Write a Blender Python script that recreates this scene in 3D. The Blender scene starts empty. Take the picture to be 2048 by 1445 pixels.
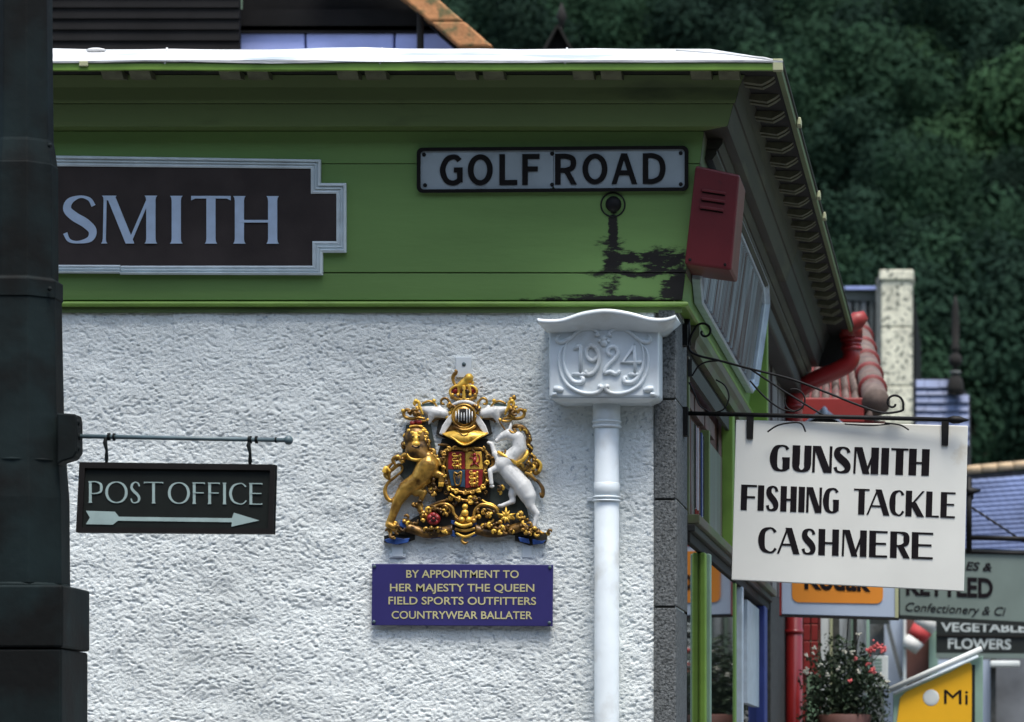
import bpy, bmesh, math, random
import numpy as np
from mathutils import Vector, Matrix, noise
random.seed(7)
R = math.radians
# ------------------------------------------------------------------ camera
F = 7143.0; CX = 1955.0; CY = 1580.0; EYE = 1.6
cam = bpy.data.cameras.new('camera'); camo = bpy.data.objects.new('camera', cam)
bpy.context.scene.collection.objects.link(camo)
camo.location = (0, 0, EYE); camo.rotation_euler = (R(90), 0, 0)
cam.sensor_width = 36; cam.lens = F/2048*36
cam.shift_x = -(CX-1024)/2048; cam.shift_y = (CY-722.5)/2048
cam.clip_end = 3000; cam.clip_start = .1
cam.dof.use_dof = True; cam.dof.focus_distance = 10.0; cam.dof.aperture_fstop = 8
S = bpy.context.scene; S.camera = camo
# ------------------------------------------------------------------ world, sun, exposure
SUN_EL, SUN_AZ = R(70), R(22)      # azimuth to the right of the wall's normal
w = bpy.data.worlds.new('World'); S.world = w; w.use_nodes = True
nt = w.node_tree; bg = nt.nodes['Background']
sky = nt.nodes.new('ShaderNodeTexSky'); sky.sky_type = 'NISHITA'; sky.sun_disc = False
sky.sun_elevation = SUN_EL; sky.sun_rotation = R(180)-SUN_AZ
sky.air_density = 1.4; sky.dust_density = 3.0; sky.ozone_density = 1.5
nt.links.new(sky.outputs[0], bg.inputs[0]); bg.inputs[1].default_value = .12
sl = bpy.data.lights.new('sun', 'SUN'); so = bpy.data.objects.new('sun', sl); S.collection.objects.link(so)
sl.energy = 2.2; sl.angle = R(22); sl.color = (1, .96, .9)
sd = Vector((math.sin(SUN_AZ)*math.cos(SUN_EL), -math.cos(SUN_AZ)*math.cos(SUN_EL), math.sin(SUN_EL)))
so.rotation_euler = sd.to_track_quat('Z', 'Y').to_euler()
S.view_settings.view_transform = 'Standard'; S.view_settings.look = 'None'
S.view_settings.exposure = 0.95; S.view_settings.gamma = 1; S.view_settings.use_curve_mapping = False
S.cycles.max_bounces = 6
COL = S.collection
# ------------------------------------------------------------------ materials
def srgb(r, g, b):
    f = lambda c: (c/255/12.92) if c/255 <= .04045 else ((c/255+.055)/1.055)**2.4
    return (f(r), f(g), f(b), 1)
def mat(name, col, rough=.6, metal=0, var=.12, vs=6, bump=.0, bs=60, spec=.5, col2=None, c2s=4, c2t=.6, c2w=.08, stretch=(1, 1, 1), coat=0):
    m = bpy.data.materials.new(name); m.use_nodes = True; n = m.node_tree; N = n.nodes; L = n.links
    b = N['Principled BSDF']; b.inputs['Roughness'].default_value = rough; b.inputs['Metallic'].default_value = metal
    b.inputs['Specular IOR Level'].default_value = spec
    if coat: b.inputs['Coat Weight'].default_value = coat; b.inputs['Coat Roughness'].default_value = .15
    g = N.new('ShaderNodeNewGeometry'); mp = N.new('ShaderNodeMapping'); mp.inputs['Scale'].default_value = stretch
    L.new(g.outputs['Position'], mp.inputs[0]); P_ = mp.outputs[0]
    t = N.new('ShaderNodeTexNoise'); t.inputs['Scale'].default_value = vs; t.inputs['Detail'].default_value = 6; L.new(P_, t.inputs[0])
    r = N.new('ShaderNodeMapRange'); r.inputs[1].default_value = .3; r.inputs[2].default_value = .7
    r.inputs[3].default_value = 1-var; r.inputs[4].default_value = 1+var; L.new(t.outputs[0], r.inputs[0])
    mx = N.new('ShaderNodeVectorMath'); mx.operation = 'SCALE'; mx.inputs[0].default_value = col[:3]; L.new(r.outputs[0], mx.inputs['Scale'])
    out = mx.outputs[0]
    if col2:
        t2 = N.new('ShaderNodeTexNoise'); t2.inputs['Scale'].default_value = c2s; t2.inputs['Detail'].default_value = 5; L.new(P_, t2.inputs[0])
        r2 = N.new('ShaderNodeMapRange'); r2.inputs[1].default_value = c2t-c2w; r2.inputs[2].default_value = c2t+c2w; L.new(t2.outputs[0], r2.inputs[0])
        mm = N.new('ShaderNodeMix'); mm.data_type = 'RGBA'; L.new(r2.outputs[0], mm.inputs[0]); L.new(out, mm.inputs[6]); mm.inputs[7].default_value = (*col2[:3], 1)
        out = mm.outputs[2]
    L.new(out, b.inputs['Base Color'])
    if bump:
        tb = N.new('ShaderNodeTexNoise'); tb.inputs['Scale'].default_value = bs; tb.inputs['Detail'].default_value = 4; L.new(P_, tb.inputs[0])
        bp = N.new('ShaderNodeBump'); bp.inputs['Strength'].default_value = bump; bp.inputs['Distance'].default_value = .004
        L.new(tb.outputs[0], bp.inputs['Height']); L.new(bp.outputs[0], b.inputs['Normal'])
    return m
MT = {}
MT['harl'] = mat('white_harling', (.75, .80, .79), .88, var=.12, vs=2.2, bump=.7, bs=300, spec=.2, col2=(.42, .48, .52), c2s=75, c2t=.66, c2w=.05)
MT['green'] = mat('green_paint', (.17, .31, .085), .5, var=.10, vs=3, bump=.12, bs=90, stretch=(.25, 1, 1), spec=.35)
MT['green2'] = mat('green_trim', (.19, .34, .06), .4, var=.15, vs=12)
MT['dgreen'] = mat('cornice_paint', (.115, .17, .055), .5, var=.12, vs=4, bump=.1, stretch=(.3, 1, 1), col2=(.03, .05, .015), c2s=9, c2t=.72, c2w=.1)
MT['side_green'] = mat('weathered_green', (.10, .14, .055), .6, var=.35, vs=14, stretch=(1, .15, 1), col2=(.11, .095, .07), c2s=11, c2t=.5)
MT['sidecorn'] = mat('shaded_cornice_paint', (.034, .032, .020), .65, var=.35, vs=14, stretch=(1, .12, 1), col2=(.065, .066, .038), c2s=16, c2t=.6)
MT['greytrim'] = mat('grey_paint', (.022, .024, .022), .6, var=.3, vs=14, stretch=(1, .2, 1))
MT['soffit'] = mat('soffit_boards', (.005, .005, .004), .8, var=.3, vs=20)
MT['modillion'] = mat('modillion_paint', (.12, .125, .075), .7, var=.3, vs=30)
MT['lead'] = mat('pale_lead', (.60, .61, .61), .6, var=.2, vs=9, bump=.5, bs=40, stretch=(.5, 1, 3), col2=(.33, .38, .42), c2s=8, c2t=.6)
MT['silver'] = mat('frame_paint', (.66, .75, .78), .4, var=.12, vs=20, bump=.1, bs=120)
MT['sidesilver'] = mat('blue_grey_paint', (.50, .60, .68), .4, var=.15, vs=20)
MT['brown'] = mat('brown_panel', (.048, .038, .036), .7, spec=.25, var=.25, vs=8, bump=.1, bs=150)
MT['letter'] = mat('pale_blue_letter', (.52, .65, .82), .5, var=.08, vs=30)
MT['black'] = mat('black_paint', (.007, .006, .006), .7, spec=.2, var=.2, vs=20)
MT['iron'] = mat('black_iron', (.006, .006, .006), .6, spec=.25, var=.3, vs=40, bump=.2, bs=150)
MT['plate'] = mat('plate_grey', (.33, .39, .42), .45, var=.2, vs=5, col2=(.2, .23, .24), c2s=6, c2t=.62)
MT['hopper'] = mat('white_gloss_paint', (.69, .76, .79), .38, var=.08, vs=7, bump=.15, bs=50, coat=.2, col2=(.50, .52, .50), c2s=9, c2t=.64, c2w=.1)
MT['quoin'] = mat('grey_granite', (.13, .14, .14), .85, var=.35, vs=60, bump=1, bs=160, col2=(.04, .045, .045), c2s=140, c2t=.56)
MT['mortar'] = mat('dark_mortar', (.05, .05, .045), .9)
MT['postoff'] = mat('dark_sign', (.006, .009, .008), .7, spec=.2, var=.2, vs=20)
MT['poletter'] = mat('grey_green_letter', (.30, .40, .39), .5, var=.1, vs=30)
MT['post'] = mat('dark_green_post', (.005, .012, .013), .75, spec=.2, var=.35, vs=7, bump=.25, bs=40, col2=(.002, .003, .003), c2s=5, c2t=.52)
MT['rod'] = mat('rod_paint', (.075, .115, .13), .45, var=.2, vs=30)
MT['navy'] = mat('navy_plaque', (.030, .026, .135), .4, var=.08, vs=10)
MT['plaqueletter'] = mat('pale_gold_letter', (.50, .47, .24), .5)
MT['red'] = mat('red_alarm_paint', (.12, .010, .014), .45, var=.15, vs=10, col2=(.05, .01, .012), c2s=18, c2t=.74)
MT['redpipe'] = mat('red_gloss_paint', (.30, .014, .014), .35, var=.12, vs=12, coat=.3)
MT['redboard'] = mat('red_board', (.24, .02, .016), .5, var=.12, vs=8)
MT['board'] = mat('white_board', (.70, .71, .66), .5, var=.05, vs=5, col2=(.52, .47, .36), c2s=7, c2t=.75, c2w=.05)
MT['blackletter'] = mat('black_sign_letter', (.008, .006, .008), .8, spec=.15)
MT['gold'] = mat('gilding', (.52, .30, .06), .34, .55, var=.35, vs=45, col2=(.13, .06, .012), c2s=34, c2t=.57, c2w=.10)
MT['gold2'] = mat('bright_gilding', (.85, .52, .08), .38, .35, var=.25, vs=60, col2=(.25, .11, .02), c2s=40, c2t=.63, c2w=.06)
MT['goldbrown'] = mat('aged_gilding', (.20, .105, .022), .4, .4, var=.4, vs=50, col2=(.05, .028, .01), c2s=40, c2t=.52)
MT['backing'] = mat('dark_backing', (.02, .018, .012), .7, var=.3, vs=60)
MT['crestred'] = mat('heraldic_red', (.26, .016, .016), .4, var=.2, vs=60)
MT['crestblue'] = mat('heraldic_blue', (.03, .085, .30), .4, var=.3, vs=60)
MT['shieldblue'] = mat('shield_blue', (.025, .065, .11), .4, var=.3, vs=60)
MT['crestwhite'] = mat('heraldic_white', (.72, .73, .71), .4, var=.12, vs=40, coat=.2, col2=(.36, .38, .37), c2s=30, c2t=.64)
MT['darkteal'] = mat('dark_teal_backing', (.045, .06, .05), .6, var=.4, vs=60)
MT['teal'] = mat('heraldic_teal', (.16, .25, .24), .5, var=.2, vs=60)
MT['glass'] = mat('dark_window_glass', (.008, .010, .010), .03, var=.1, spec=.9)
MT['ribglass'] = mat('ribbed_glass', (.02, .018, .016), .08, var=.7, vs=10, bump=1.0, bs=11, stretch=(1, 2.2, .06), spec=.9, col2=(.11, .02, .018), c2s=5, c2t=.56, c2w=.05)
MT['ribpanel'] = mat('ribbed_panel', (.13, .15, .15), .35, var=.45, vs=14, bump=.8, bs=16, stretch=(1, 1.6, .05), col2=(.10, .055, .045), c2s=6, c2t=.58)
MT['ribstrip'] = mat('pale_rib', (.26, .30, .31), .5, var=.5, vs=5, stretch=(1, 2, .4), col2=(.10, .06, .05), c2s=4, c2t=.52)
MT['weather'] = mat('weathered_boards', (.24, .24, .23), .8, var=.4, vs=8, stretch=(1, 1.6, .22), col2=(.10, .08, .075), c2s=7, c2t=.53)
MT['granite2'] = mat('dark_granite', (.045, .048, .045), .85, var=.4, vs=30, bump=.6, bs=120)
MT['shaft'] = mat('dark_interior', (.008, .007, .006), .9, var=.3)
MT['bluepost'] = mat('blue_paint', (.035, .06, .26), .5, var=.2, vs=12)
MT['orange'] = mat('orange_sign', (.70, .25, .03), .4, var=.05)
MT['yellow'] = mat('yellow_sign', (.78, .42, .015), .4, var=.05)
MT['palesign'] = mat('pale_blue_sign', (.42, .50, .62), .4, var=.05)
MT['greysign'] = mat('grey_green_sign', (.16, .21, .19), .5, var=.1)
MT['blacksign'] = mat('black_sign', (.008, .012, .010), .5)
MT['whiteletter'] = mat('white_letter', (.5, .56, .55), .5)
MT['bluewall'] = mat('pale_blue_slab', (.30, .36, .68), .7, var=.12, vs=5, bump=.5, bs=60)
MT['darkroof'] = mat('dark_slate', (.006, .006, .0065), .85, spec=.15, var=.3, vs=6)
MT['skew'] = mat('sandstone_coping', (.42, .19, .075), .85, var=.25, vs=9, bump=.8, bs=60, col2=(.11, .10, .04), c2s=16, c2t=.56)
MT['chimney'] = mat('lichened_stone', (.62, .60, .48), .9, var=.25, vs=5, bump=1, bs=14, col2=(.10, .11, .09), c2s=17, c2t=.57, c2w=.04)
MT['slateblue'] = mat('blue_slate', (.13, .17, .30), .5, var=.3, vs=2)
MT['slatedark'] = mat('dark_joint', (.02, .022, .03), .8)
MT['ridge'] = mat('clay_ridge', (.45, .33, .20), .8, var=.15)
MT['tile'] = mat('brown_clay_tile', (.125, .09, .075), .75, var=.35, vs=22, bump=.4, bs=90, col2=(.12, .03, .025), c2s=7, c2t=.6)
MT['tilered'] = mat('red_mortar', (.16, .02, .018), .6, var=.2)
MT['grey'] = mat('grey_render', (.09, .10, .10), .8, var=.2)
MT['greywall'] = mat('weathered_wall', (.13, .14, .15), .8, var=.4, vs=3)
MT['curtain'] = mat('lace_curtain', (.45, .50, .54), .9, var=.3, vs=12, stretch=(3, 1, .6))
MT['palegreen'] = mat('pale_green_panel', (.22, .34, .27), .6, var=.15)
MT['whitewood'] = mat('white_woodwork', (.60, .64, .62), .5, var=.08)
MT['brownwall'] = mat('brown_woodwork', (.11, .045, .035), .7, var=.3)
MT['leafdark'] = mat('basket_leaf', (.022, .042, .018), .6, var=.5, vs=25)
MT['flower'] = mat('pink_flower', (.60, .12, .12), .6, var=.4, vs=30)
MT['redflower'] = mat('red_flower', (.45, .03, .04), .6, var=.3, vs=30)
MT['whiteflower'] = mat('white_flower', (.5, .5, .42), .6, var=.2)
MT['asphalt'] = mat('asphalt', (.05, .05, .05), .9, var=.2, vs=10, bump=.5, bs=80)
MT['paving'] = mat('paving', (.13, .13, .125), .85, var=.15, vs=4)
MT['grass'] = mat('hill_grass', (.02, .042, .018), .95, var=.4, vs=.2)
MT['bark'] = mat('bark', (.05, .04, .03), .9)
MT['roofred'] = mat('striped_red', (.36, .03, .03), .7)
MT['stripewhite'] = mat('striped_white', (.55, .55, .52), .7)
MT['paleframe'] = mat('pale_frame_edge', (.40, .42, .25), .6)
def leafmat(name, c):
    m = mat(name, c, .85, var=.35, vs=.35, spec=.05)
    return m
LEAF = [leafmat('leaf_green', (.015, .036, .020)), leafmat('leaf_mid', (.012, .028, .018)), leafmat('leaf_pale', (.025, .056, .026)), leafmat('leaf_dark', (.008, .019, .013))]
# ------------------------------------------------------------------ mapping helpers
def P(px, py, Y): return Vector(((px-CX)*Y/F, Y, EYE+(CY-py)*Y/F))
class Pl:      # a real plane in the place; measured points of the picture are laid on it
    def __init__(s, pt, n): s.p = Vector(pt); s.n = Vector(n).normalized()
    def __call__(s, px, py, off=0):
        c = Vector((0, 0, EYE)); d = Vector(((px-CX)/F, 1, (CY-py)/F))
        k = (s.p-c).dot(s.n)/d.dot(s.n)
        return c+d*k+s.n*off
C0 = -.8414                       # x of the building's corner; street wall is the plane x = C0
WALL = Pl((0, 10, 0), (0, -1, 0))
FO = lambda z: .0168+(z-2.969)*.1425
FASC = Pl((0, 10-FO(2.969), 2.969), (0, -1, -.1425))
def G(x, y, d): return P(x, y, 10-d)
# ------------------------------------------------------------------ mesh helpers
class M:
    def __init__(s): s.v = []; s.f = []
    def add(s, vs, fs):
        b = len(s.v); s.v += [Vector(v) for v in vs]; s.f += [[i+b for i in f] for f in fs]; return s
    def box(s, x0, x1, y0, y1, z0, z1):
        return s.hexa([(x0, y0, z0), (x1, y0, z0), (x1, y0, z1), (x0, y0, z1)], [(x0, y1, z0), (x1, y1, z0), (x1, y1, z1), (x0, y1, z1)])
    def hexa(s, a, b):
        return s.loft([a, b], True)
    def loft(s, rings, cap=True, close=True):
        n = len(rings[0]); b = len(s.v)
        for r in rings: s.v += [Vector(p) for p in r]
        for i in range(len(rings)-1):
            for j in range(n if close else n-1):
                k = (j+1) % n
                s.f.append([b+i*n+j, b+i*n+k, b+(i+1)*n+k, b+(i+1)*n+j])
        if cap and close:
            s.f.append([b+j for j in range(n)][::-1]); s.f.append([b+(len(rings)-1)*n+j for j in range(n)])
        return s
    def prism(s, poly, vec):
        vec = Vector(vec); return s.loft([[Vector(p) for p in poly], [Vector(p)+vec for p in poly]])
    def tube(s, pts, r, n=8, cap=True):
        pts = [Vector(p) for p in pts]; rs = r if hasattr(r, '__len__') else [r]*len(pts)
        rings = []; up = None
        for i, p in enumerate(pts):
            t = (pts[min(i+1, len(pts)-1)]-pts[max(i-1, 0)])
            if t.length < 1e-9: t = Vector((0, 0, 1))
            t.normalize()
            if up is None:
                up = Vector((0, 1, 0)) if abs(t.y) < .9 else Vector((1, 0, 0))
            a = t.cross(up).normalized(); up = a.cross(t).normalized()
            rings.append([p+(a*math.cos(2*math.pi*k/n)+up*math.sin(2*math.pi*k/n))*rs[i] for k in range(n)])
        return s.loft(rings, cap)
    def ell(s, c, rx, ry, rz, n=10, m=7):
        c = Vector(c); rings = []
        for i in range(m+1):
            a = -math.pi/2+math.pi*i/m; ca = max(math.cos(a), .02)
            rings.append([c+Vector((rx*ca*math.cos(2*math.pi*k/n), ry*ca*math.sin(2*math.pi*k/n), rz*math.sin(a))) for k in range(n)])
        return s.loft(rings)
    def lathe(s, c, prof, n=24, ax='z'):
        c = Vector(c); rings = []
        for r, h in prof:
            rings.append([c+(Vector((r*math.cos(2*math.pi*k/n), r*math.sin(2*math.pi*k/n), h)) if ax == 'z' else Vector((r*math.cos(2*math.pi*k/n), -h, r*math.sin(2*math.pi*k/n)))) for k in range(n)])
        return s.loft(rings)
def finish(name, me, mt, parent, loc=None):
    o = bpy.data.objects.new(name, me); COL.objects.link(o)
    if mt: me.materials.append(mt if not isinstance(mt, str) else MT[mt])
    if parent is not None: o.parent = parent
    return o
ROOT = {}
def origin_of(parent):
    while parent is not None and parent.parent is not None: parent = parent.parent
    return parent.location.copy() if parent is not None else Vector((0, 0, 0))
def obj(name, m, mt, parent=None, smooth=False, bev=0, loc=None, label=None, kind=None):
    me = bpy.data.meshes.new(name); o0 = origin_of(parent)
    if parent is None and loc is not None: o0 = Vector(loc)
    me.from_pydata([v-o0 for v in m.v], [], m.f)
    bm = bmesh.new(); bm.from_mesh(me); bmesh.ops.recalc_face_normals(bm, faces=bm.faces); bm.to_mesh(me); bm.free()
    if smooth: me.shade_smooth()
    o = finish(name, me, mt, parent)
    if parent is None and loc is not None: o.location = loc
    if bev:
        b = o.modifiers.new('bevel', 'BEVEL'); b.width = bev; b.segments = 2; b.limit_method = 'ANGLE'; b.angle_limit = R(40)
    if label: o['label'] = label
    if kind: o['kind'] = kind
    return o
def thing(name, loc, label, cat, group=None):
    o = bpy.data.objects.new(name, None); COL.objects.link(o); o.location = loc; o.empty_display_size = .1
    o['label'] = label; o['category'] = cat
    if group: o['group'] = group
    return o
def tag(o, label, cat, group=None):
    o['label'] = label; o['category'] = cat
    if group: o['group'] = group
    return o
def cr(pts, k=6, closed=False):          # Catmull-Rom on tuples of any length
    n = len(pts); out = []
    for i in range(n if closed else n-1):
        p = [pts[(i+j-1) % n] if closed else pts[min(max(i+j-1, 0), n-1)] for j in range(4)]
        for q in range(k):
            t = q/k
            out.append(tuple(.5*((2*b)+(-a+c)*t+(2*a-5*b+4*c-d)*t*t+(-a+3*b-3*c+d)*t**3) for a, b, c, d in zip(*p)))
    if not closed: out.append(tuple(pts[-1]))
    return out
def mods_to_mesh(o):
    dg = bpy.context.evaluated_depsgraph_get(); ev = o.evaluated_get(dg)
    me = bpy.data.meshes.new_from_object(ev); o.modifiers.clear(); old = o.data; o.data = me
    bpy.data.meshes.remove(old)
def fused(name, m, mt, parent, vox=.0022, sm=10, label=None):    # one continuous body from overlapping limbs
    o = obj(name, m, mt, parent, label=label)
    r = o.modifiers.new('r', 'REMESH'); r.mode = 'VOXEL'; r.voxel_size = vox
    s_ = o.modifiers.new('s', 'SMOOTH'); s_.iterations = sm; s_.factor = .5
    mods_to_mesh(o); o.data.shade_smooth(); return o
# ------------------------------------------------------------------ lettering
def V(x, y0, x1, y1, w): return ('v', x, y0, x1, y1, w)
_O = [(.5+.5*math.cos(a), .5+.5*math.sin(a), abs(math.cos(a))**1.3) for a in [2*math.pi*i/16 for i in range(16)]]
GL = {
 'G': [('c', [(.97, .86, .25), (.8, .98, .05), (.55, 1, 0), (.22, .88, .6), (0, .5, 1), (.2, .12, .6), (.55, 0, 0), (.85, .05, .25), (1, .16, .6)]), V(1, .10, 1, .50, .9), ('h', .62, 1, .5)],
 'U': [V(0, .3, 0, 1, 1), V(1, .3, 1, 1, .9), ('c', [(0, .34, 1), (.1, .12, .7), (.5, 0, 0), (.9, .12, .7), (1, .34, .9)])],
 'N': [V(0, 0, 0, 1, .12), V(1, 0, 1, 1, .12), V(.03, 1, .97, 0, 1)],
 'S': [('c', [(.95, .80, .25), (.8, .95, .12), (.5, 1, 0), (.14, .9, .6), (.03, .72, .85), (.3, .56, 1), (.72, .42, 1), (.98, .25, .85), (.85, .07, .5), (.45, 0, 0), (.16, .04, .1), (.02, .2, .25)])],
 'M': [V(0, 0, .02, 1, .05), V(.08, 1, .52, 0, .9), V(.5, 0, .92, 1, .1), V(1, 0, 1, 1, 1)],
 'I': [V(.5, 0, .5, 1, 1)],
 'T': [V(.5, 0, .5, 1, 1), ('h', 0, 1, 1)],
 'H': [V(0, 0, 0, 1, 1), V(1, 0, 1, 1, 1), ('h', .1, .9, .47)],
 'F': [V(0, 0, 0, 1, 1), ('h', 0.05, 1, 1), ('h', .05, .9, .52)],
 'E': [V(0, 0, 0, 1, 1), ('h', .05, 1, 1), ('h', .05, .93, .52), ('h', .05, 1, 0)],
 'L': [V(0, 0, 0, 1, 1), ('h', .05, 1, 0)],
 'A': [V(0, 0, .46, 1, .05), V(1, 0, .5, 1, 1), ('h', .2, .78, .34)],
 'C': [('c', [(.98, .84, .3), (.8, .97, .05), (.6, 1, 0), (.2, .87, .6), (0, .5, 1), (.2, .13, .6), (.6, 0, 0), (.82, .03, .05), (1, .17, .15)])],
 'K': [V(0, 0, 0, 1, 1), V(.25, .42, 1, 1, .05), V(1, 0, .3, .56, 1)],
 'R': [V(0, 0, 0, 1, 1), ('c', [(.1, 1, 0), (.5, 1, 0), (.86, .92, .6), (.96, .74, .9), (.86, .55, .6), (.5, .46, 0), (.1, .46, 0)]), V(1, 0, .5, .47, .85)],
 'D': [V(0, 0, 0, 1, 1), ('c', [(.1, 1, 0), (.45, 1, 0), (.85, .85, .6), (1, .5, 1), (.85, .15, .6), (.45, 0, 0), (.1, 0, 0)])],
 'O': [('o', _O)],
 'P': [V(0, 0, 0, 1, 1), ('c', [(.1, 1, 0), (.5, 1, 0), (.9, .9, .6), (1, .72, 1), (.9, .52, .6), (.5, .43, 0), (.1, .43, 0)])],
}
def letter(parent, ch, pl, x0, x1, yb0, yt0, TH, tn, serif, mt, off, ext, shear=0, slope=0, rnd=0):
    h = yb0-yt0; W = (x1-x0)/h; m = M(); k = 0
    def to(u, v, e):
        px = x0+u*h+shear*v*h; py = yb0-v*h+slope*u*h
        return pl(px, py, off+e)
    def strip(L_, R_, closed=False):
        nonlocal k; e = ext+k*.00025; k += 1
        n = len(L_); rings = []
        for a, b in zip(L_, R_): rings.append([to(*a, 0), to(*a, e), to(*b, e), to(*b, 0)])
        if closed: rings.append(rings[0])
        m.loft(rings, not closed)
    for s in GL[ch]:
        if s[0] == 'v':
            _, xa, ya, xb, yb, wt = s; T = tn+(TH-tn)*wt
            if ch == 'I': ca = cb = W/2
            else: ca = T/2+xa*(W-T); cb = T/2+xb*(W-T)
            diag = abs(cb-ca)/max(abs(yb-ya), .01); Tw = T*math.sqrt(1+diag*diag)*(.93 if diag > .1 else 1)
            if diag > .05:
                if xa <= .03 or xa >= .97: ca = Tw/2+xa*(W-Tw)
                if xb <= .03 or xb >= .97: cb = Tw/2+xb*(W-Tw)
            strip([(ca-Tw/2, ya), (cb-Tw/2, yb)], [(ca+Tw/2, ya), (cb+Tw/2, yb)])
            if serif:
                for (c_, y_, d) in ((ca, ya, 1), (cb, yb, -1)):
                    if (y_ == 0 and ya < yb and ch not in 'U') or (y_ == 1 and not (ch in 'AM' and diag > .05 and xa > .4)) or (y_ == 0 and ch in 'AKR' ):
                        if ch == 'N' and y_ == 0 and diag > .05: continue
                        if ch == 'T' and y_ == 1: continue
                        if ch == 'M' and y_ == 0 and .3 < xa < .7: continue
                        sg = -1 if y_ == 1 else 1
                        strip([(c_-Tw/2-serif, y_), (c_-Tw/2-serif*.25, y_+sg*tn*.7), (c_-Tw/2, y_+sg*tn*1.8)], [(c_+Tw/2+serif, y_), (c_+Tw/2+serif*.25, y_+sg*tn*.7), (c_+Tw/2, y_+sg*tn*1.8)])
        elif s[0] == 'h':
            _, xa, xb, y = s; cy = tn/2+y*(1-tn); a = xa*W; b = xb*W
            if serif and y in (0, 1) and ch != 'I':
                q = serif*1.1; sg = 1 if y == 0 else -1
                L_ = [(a, cy-tn/2), (b-tn*1.5, cy-tn/2), (b, cy-tn/2-(q if y == 1 else 0))]
                R_ = [(a, cy+tn/2), (b-tn*1.5, cy+tn/2), (b, cy+tn/2+(q if y == 0 else 0))]
                if ch == 'T':
                    L_ = [(a, cy-tn/2-q), (a+tn*1.5, cy-tn/2)]+L_[1:]; R_ = [(a, cy+tn/2), (a+tn*1.5, cy+tn/2)]+R_[1:]
                strip(L_, R_)
            else: strip([(a, cy-tn/2), (b, cy-tn/2)], [(a, cy+tn/2), (b, cy+tn/2)])
        else:
            pts = s[1]; closed = s[0] == 'o'
            q = []
            for x, y, wt in pts:
                T = tn+(TH-tn)*wt; q.append((T/2+x*(W-T), tn/2+y*(1-tn), T))
            q = cr(q, 5, closed); n = len(q); L_ = []; R_ = []
            for i in range(n):
                a = q[(i-1) % n] if closed else q[max(i-1, 0)]; b = q[(i+1) % n] if closed else q[min(i+1, n-1)]
                dx, dy = b[0]-a[0], b[1]-a[1]; l = math.hypot(dx, dy) or 1; nx, ny = -dy/l, dx/l; T = q[i][2]
                L_.append((q[i][0]+nx*T/2, q[i][1]+ny*T/2)); R_.append((q[i][0]-nx*T/2, q[i][1]-ny*T/2))
            strip(L_, R_, closed)
    return obj('letter', m, mt, parent)
def word(parent, txt, spans, pl, yb, yt, ybr, ytr, TH, tn, serif, mt, off=.0, ext=.001, shear=0):
    X0, X1 = spans[0][0], spans[-1][1]
    for ch, (a, b) in zip(txt, spans):
        f = (a-X0)/(X1-X0); sl = (ybr-yb)/(X1-X0)
        letter(parent, ch, pl, a, b, yb+(ybr-yb)*f, yt+(ytr-yt)*f, TH, tn, serif, mt, off, ext, shear, sl)
def text(parent, s, pl, x0, x1, yb0, yb1, h, mt, off=0, ext=.0008, bold=0, shear=0, name='lettering', spacing=1, loc=None):
    cu = bpy.data.curves.new('t', 'FONT'); cu.body = s; cu.offset = bold; cu.shear = shear; cu.space_character = spacing; cu.resolution_u = 4
    to = bpy.data.objects.new('t', cu); COL.objects.link(to)
    bpy.context.view_layer.update()
    me = bpy.data.meshes.new_from_object(to.evaluated_get(bpy.context.evaluated_depsgraph_get()))
    bpy.data.objects.remove(to); bpy.data.curves.remove(cu)
    xs = [v.co.x for v in me.vertices]; ax, bx = min(xs), max(xs)
    cap = .73
    m = M(); o0 = None
    def mp(v, e):
        u = (v.co.x-ax)/(bx-ax); px = x0+(x1-x0)*u; return pl(px, yb0+(yb1-yb0)*u-v.co.y/cap*h, off+e)
    nv = len(me.vertices)
    vs = [mp(v, ext) for v in me.vertices]+[mp(v, 0) for v in me.vertices]
    fs = [list(p.vertices) for p in me.polygons]
    cnt = {}
    for f in fs:
        for i in range(len(f)):
            a, b = f[i], f[(i+1) % len(f)]; key = (min(a, b), max(a, b)); cnt.setdefault(key, []).append((a, b))
    side = [[b, a, a+nv, b+nv] for kk, l in cnt.items() if len(l) == 1 for a, b in l]
    m.v = vs; m.f = fs+side; bpy.data.meshes.remove(me)
    return obj(name, m, mt, parent)
def strip_on(pl, pts, e0, e1): # polygon on a plane extruded from offset e0 to e1
    m = M(); m.loft([[pl(x, y, e0) for x, y in pts], [pl(x, y, e1) for x, y in pts]]); return m
def screw(parent, pl, x, y, r, off, mt='iron', name='screw'):
    c = pl(x, y, off); m = M(); m.lathe(c, [(r*.0014, -.001), (r*.0014, .0015), (r*.0008, .0028)], 10, 'y'); return obj(name, m, mt, parent, True)
# ================================================================== GROUND
def struct(name, m, mt, smooth=False):
    o = obj(name, m, mt, None, smooth); o['kind'] = 'structure'; return o
m = M(); m.box(-300, 200, -60, 170, -.4, -.12); struct('ground', m, 'grass')
m = M(); m.box(-300, 200, -60, 8.6, -.1195, -.104)
m.box(1.6, 7, 8.6, 120, -.1195, -.104); struct('road', m, 'asphalt')
m = M(); m.box(-300, C0-.0, 8.7, 9.99, -.118, .0); m.box(C0+.02, 1.5, 8.7, 120, -.118, .0); struct('pavement', m, 'paving')
m = M(); m.box(-300, 1.5, 8.6, 8.698, -.118, .02); m.box(1.502, 1.6, 8.6, 120, -.118, .02); struct('kerb', m, 'quoin')
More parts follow.
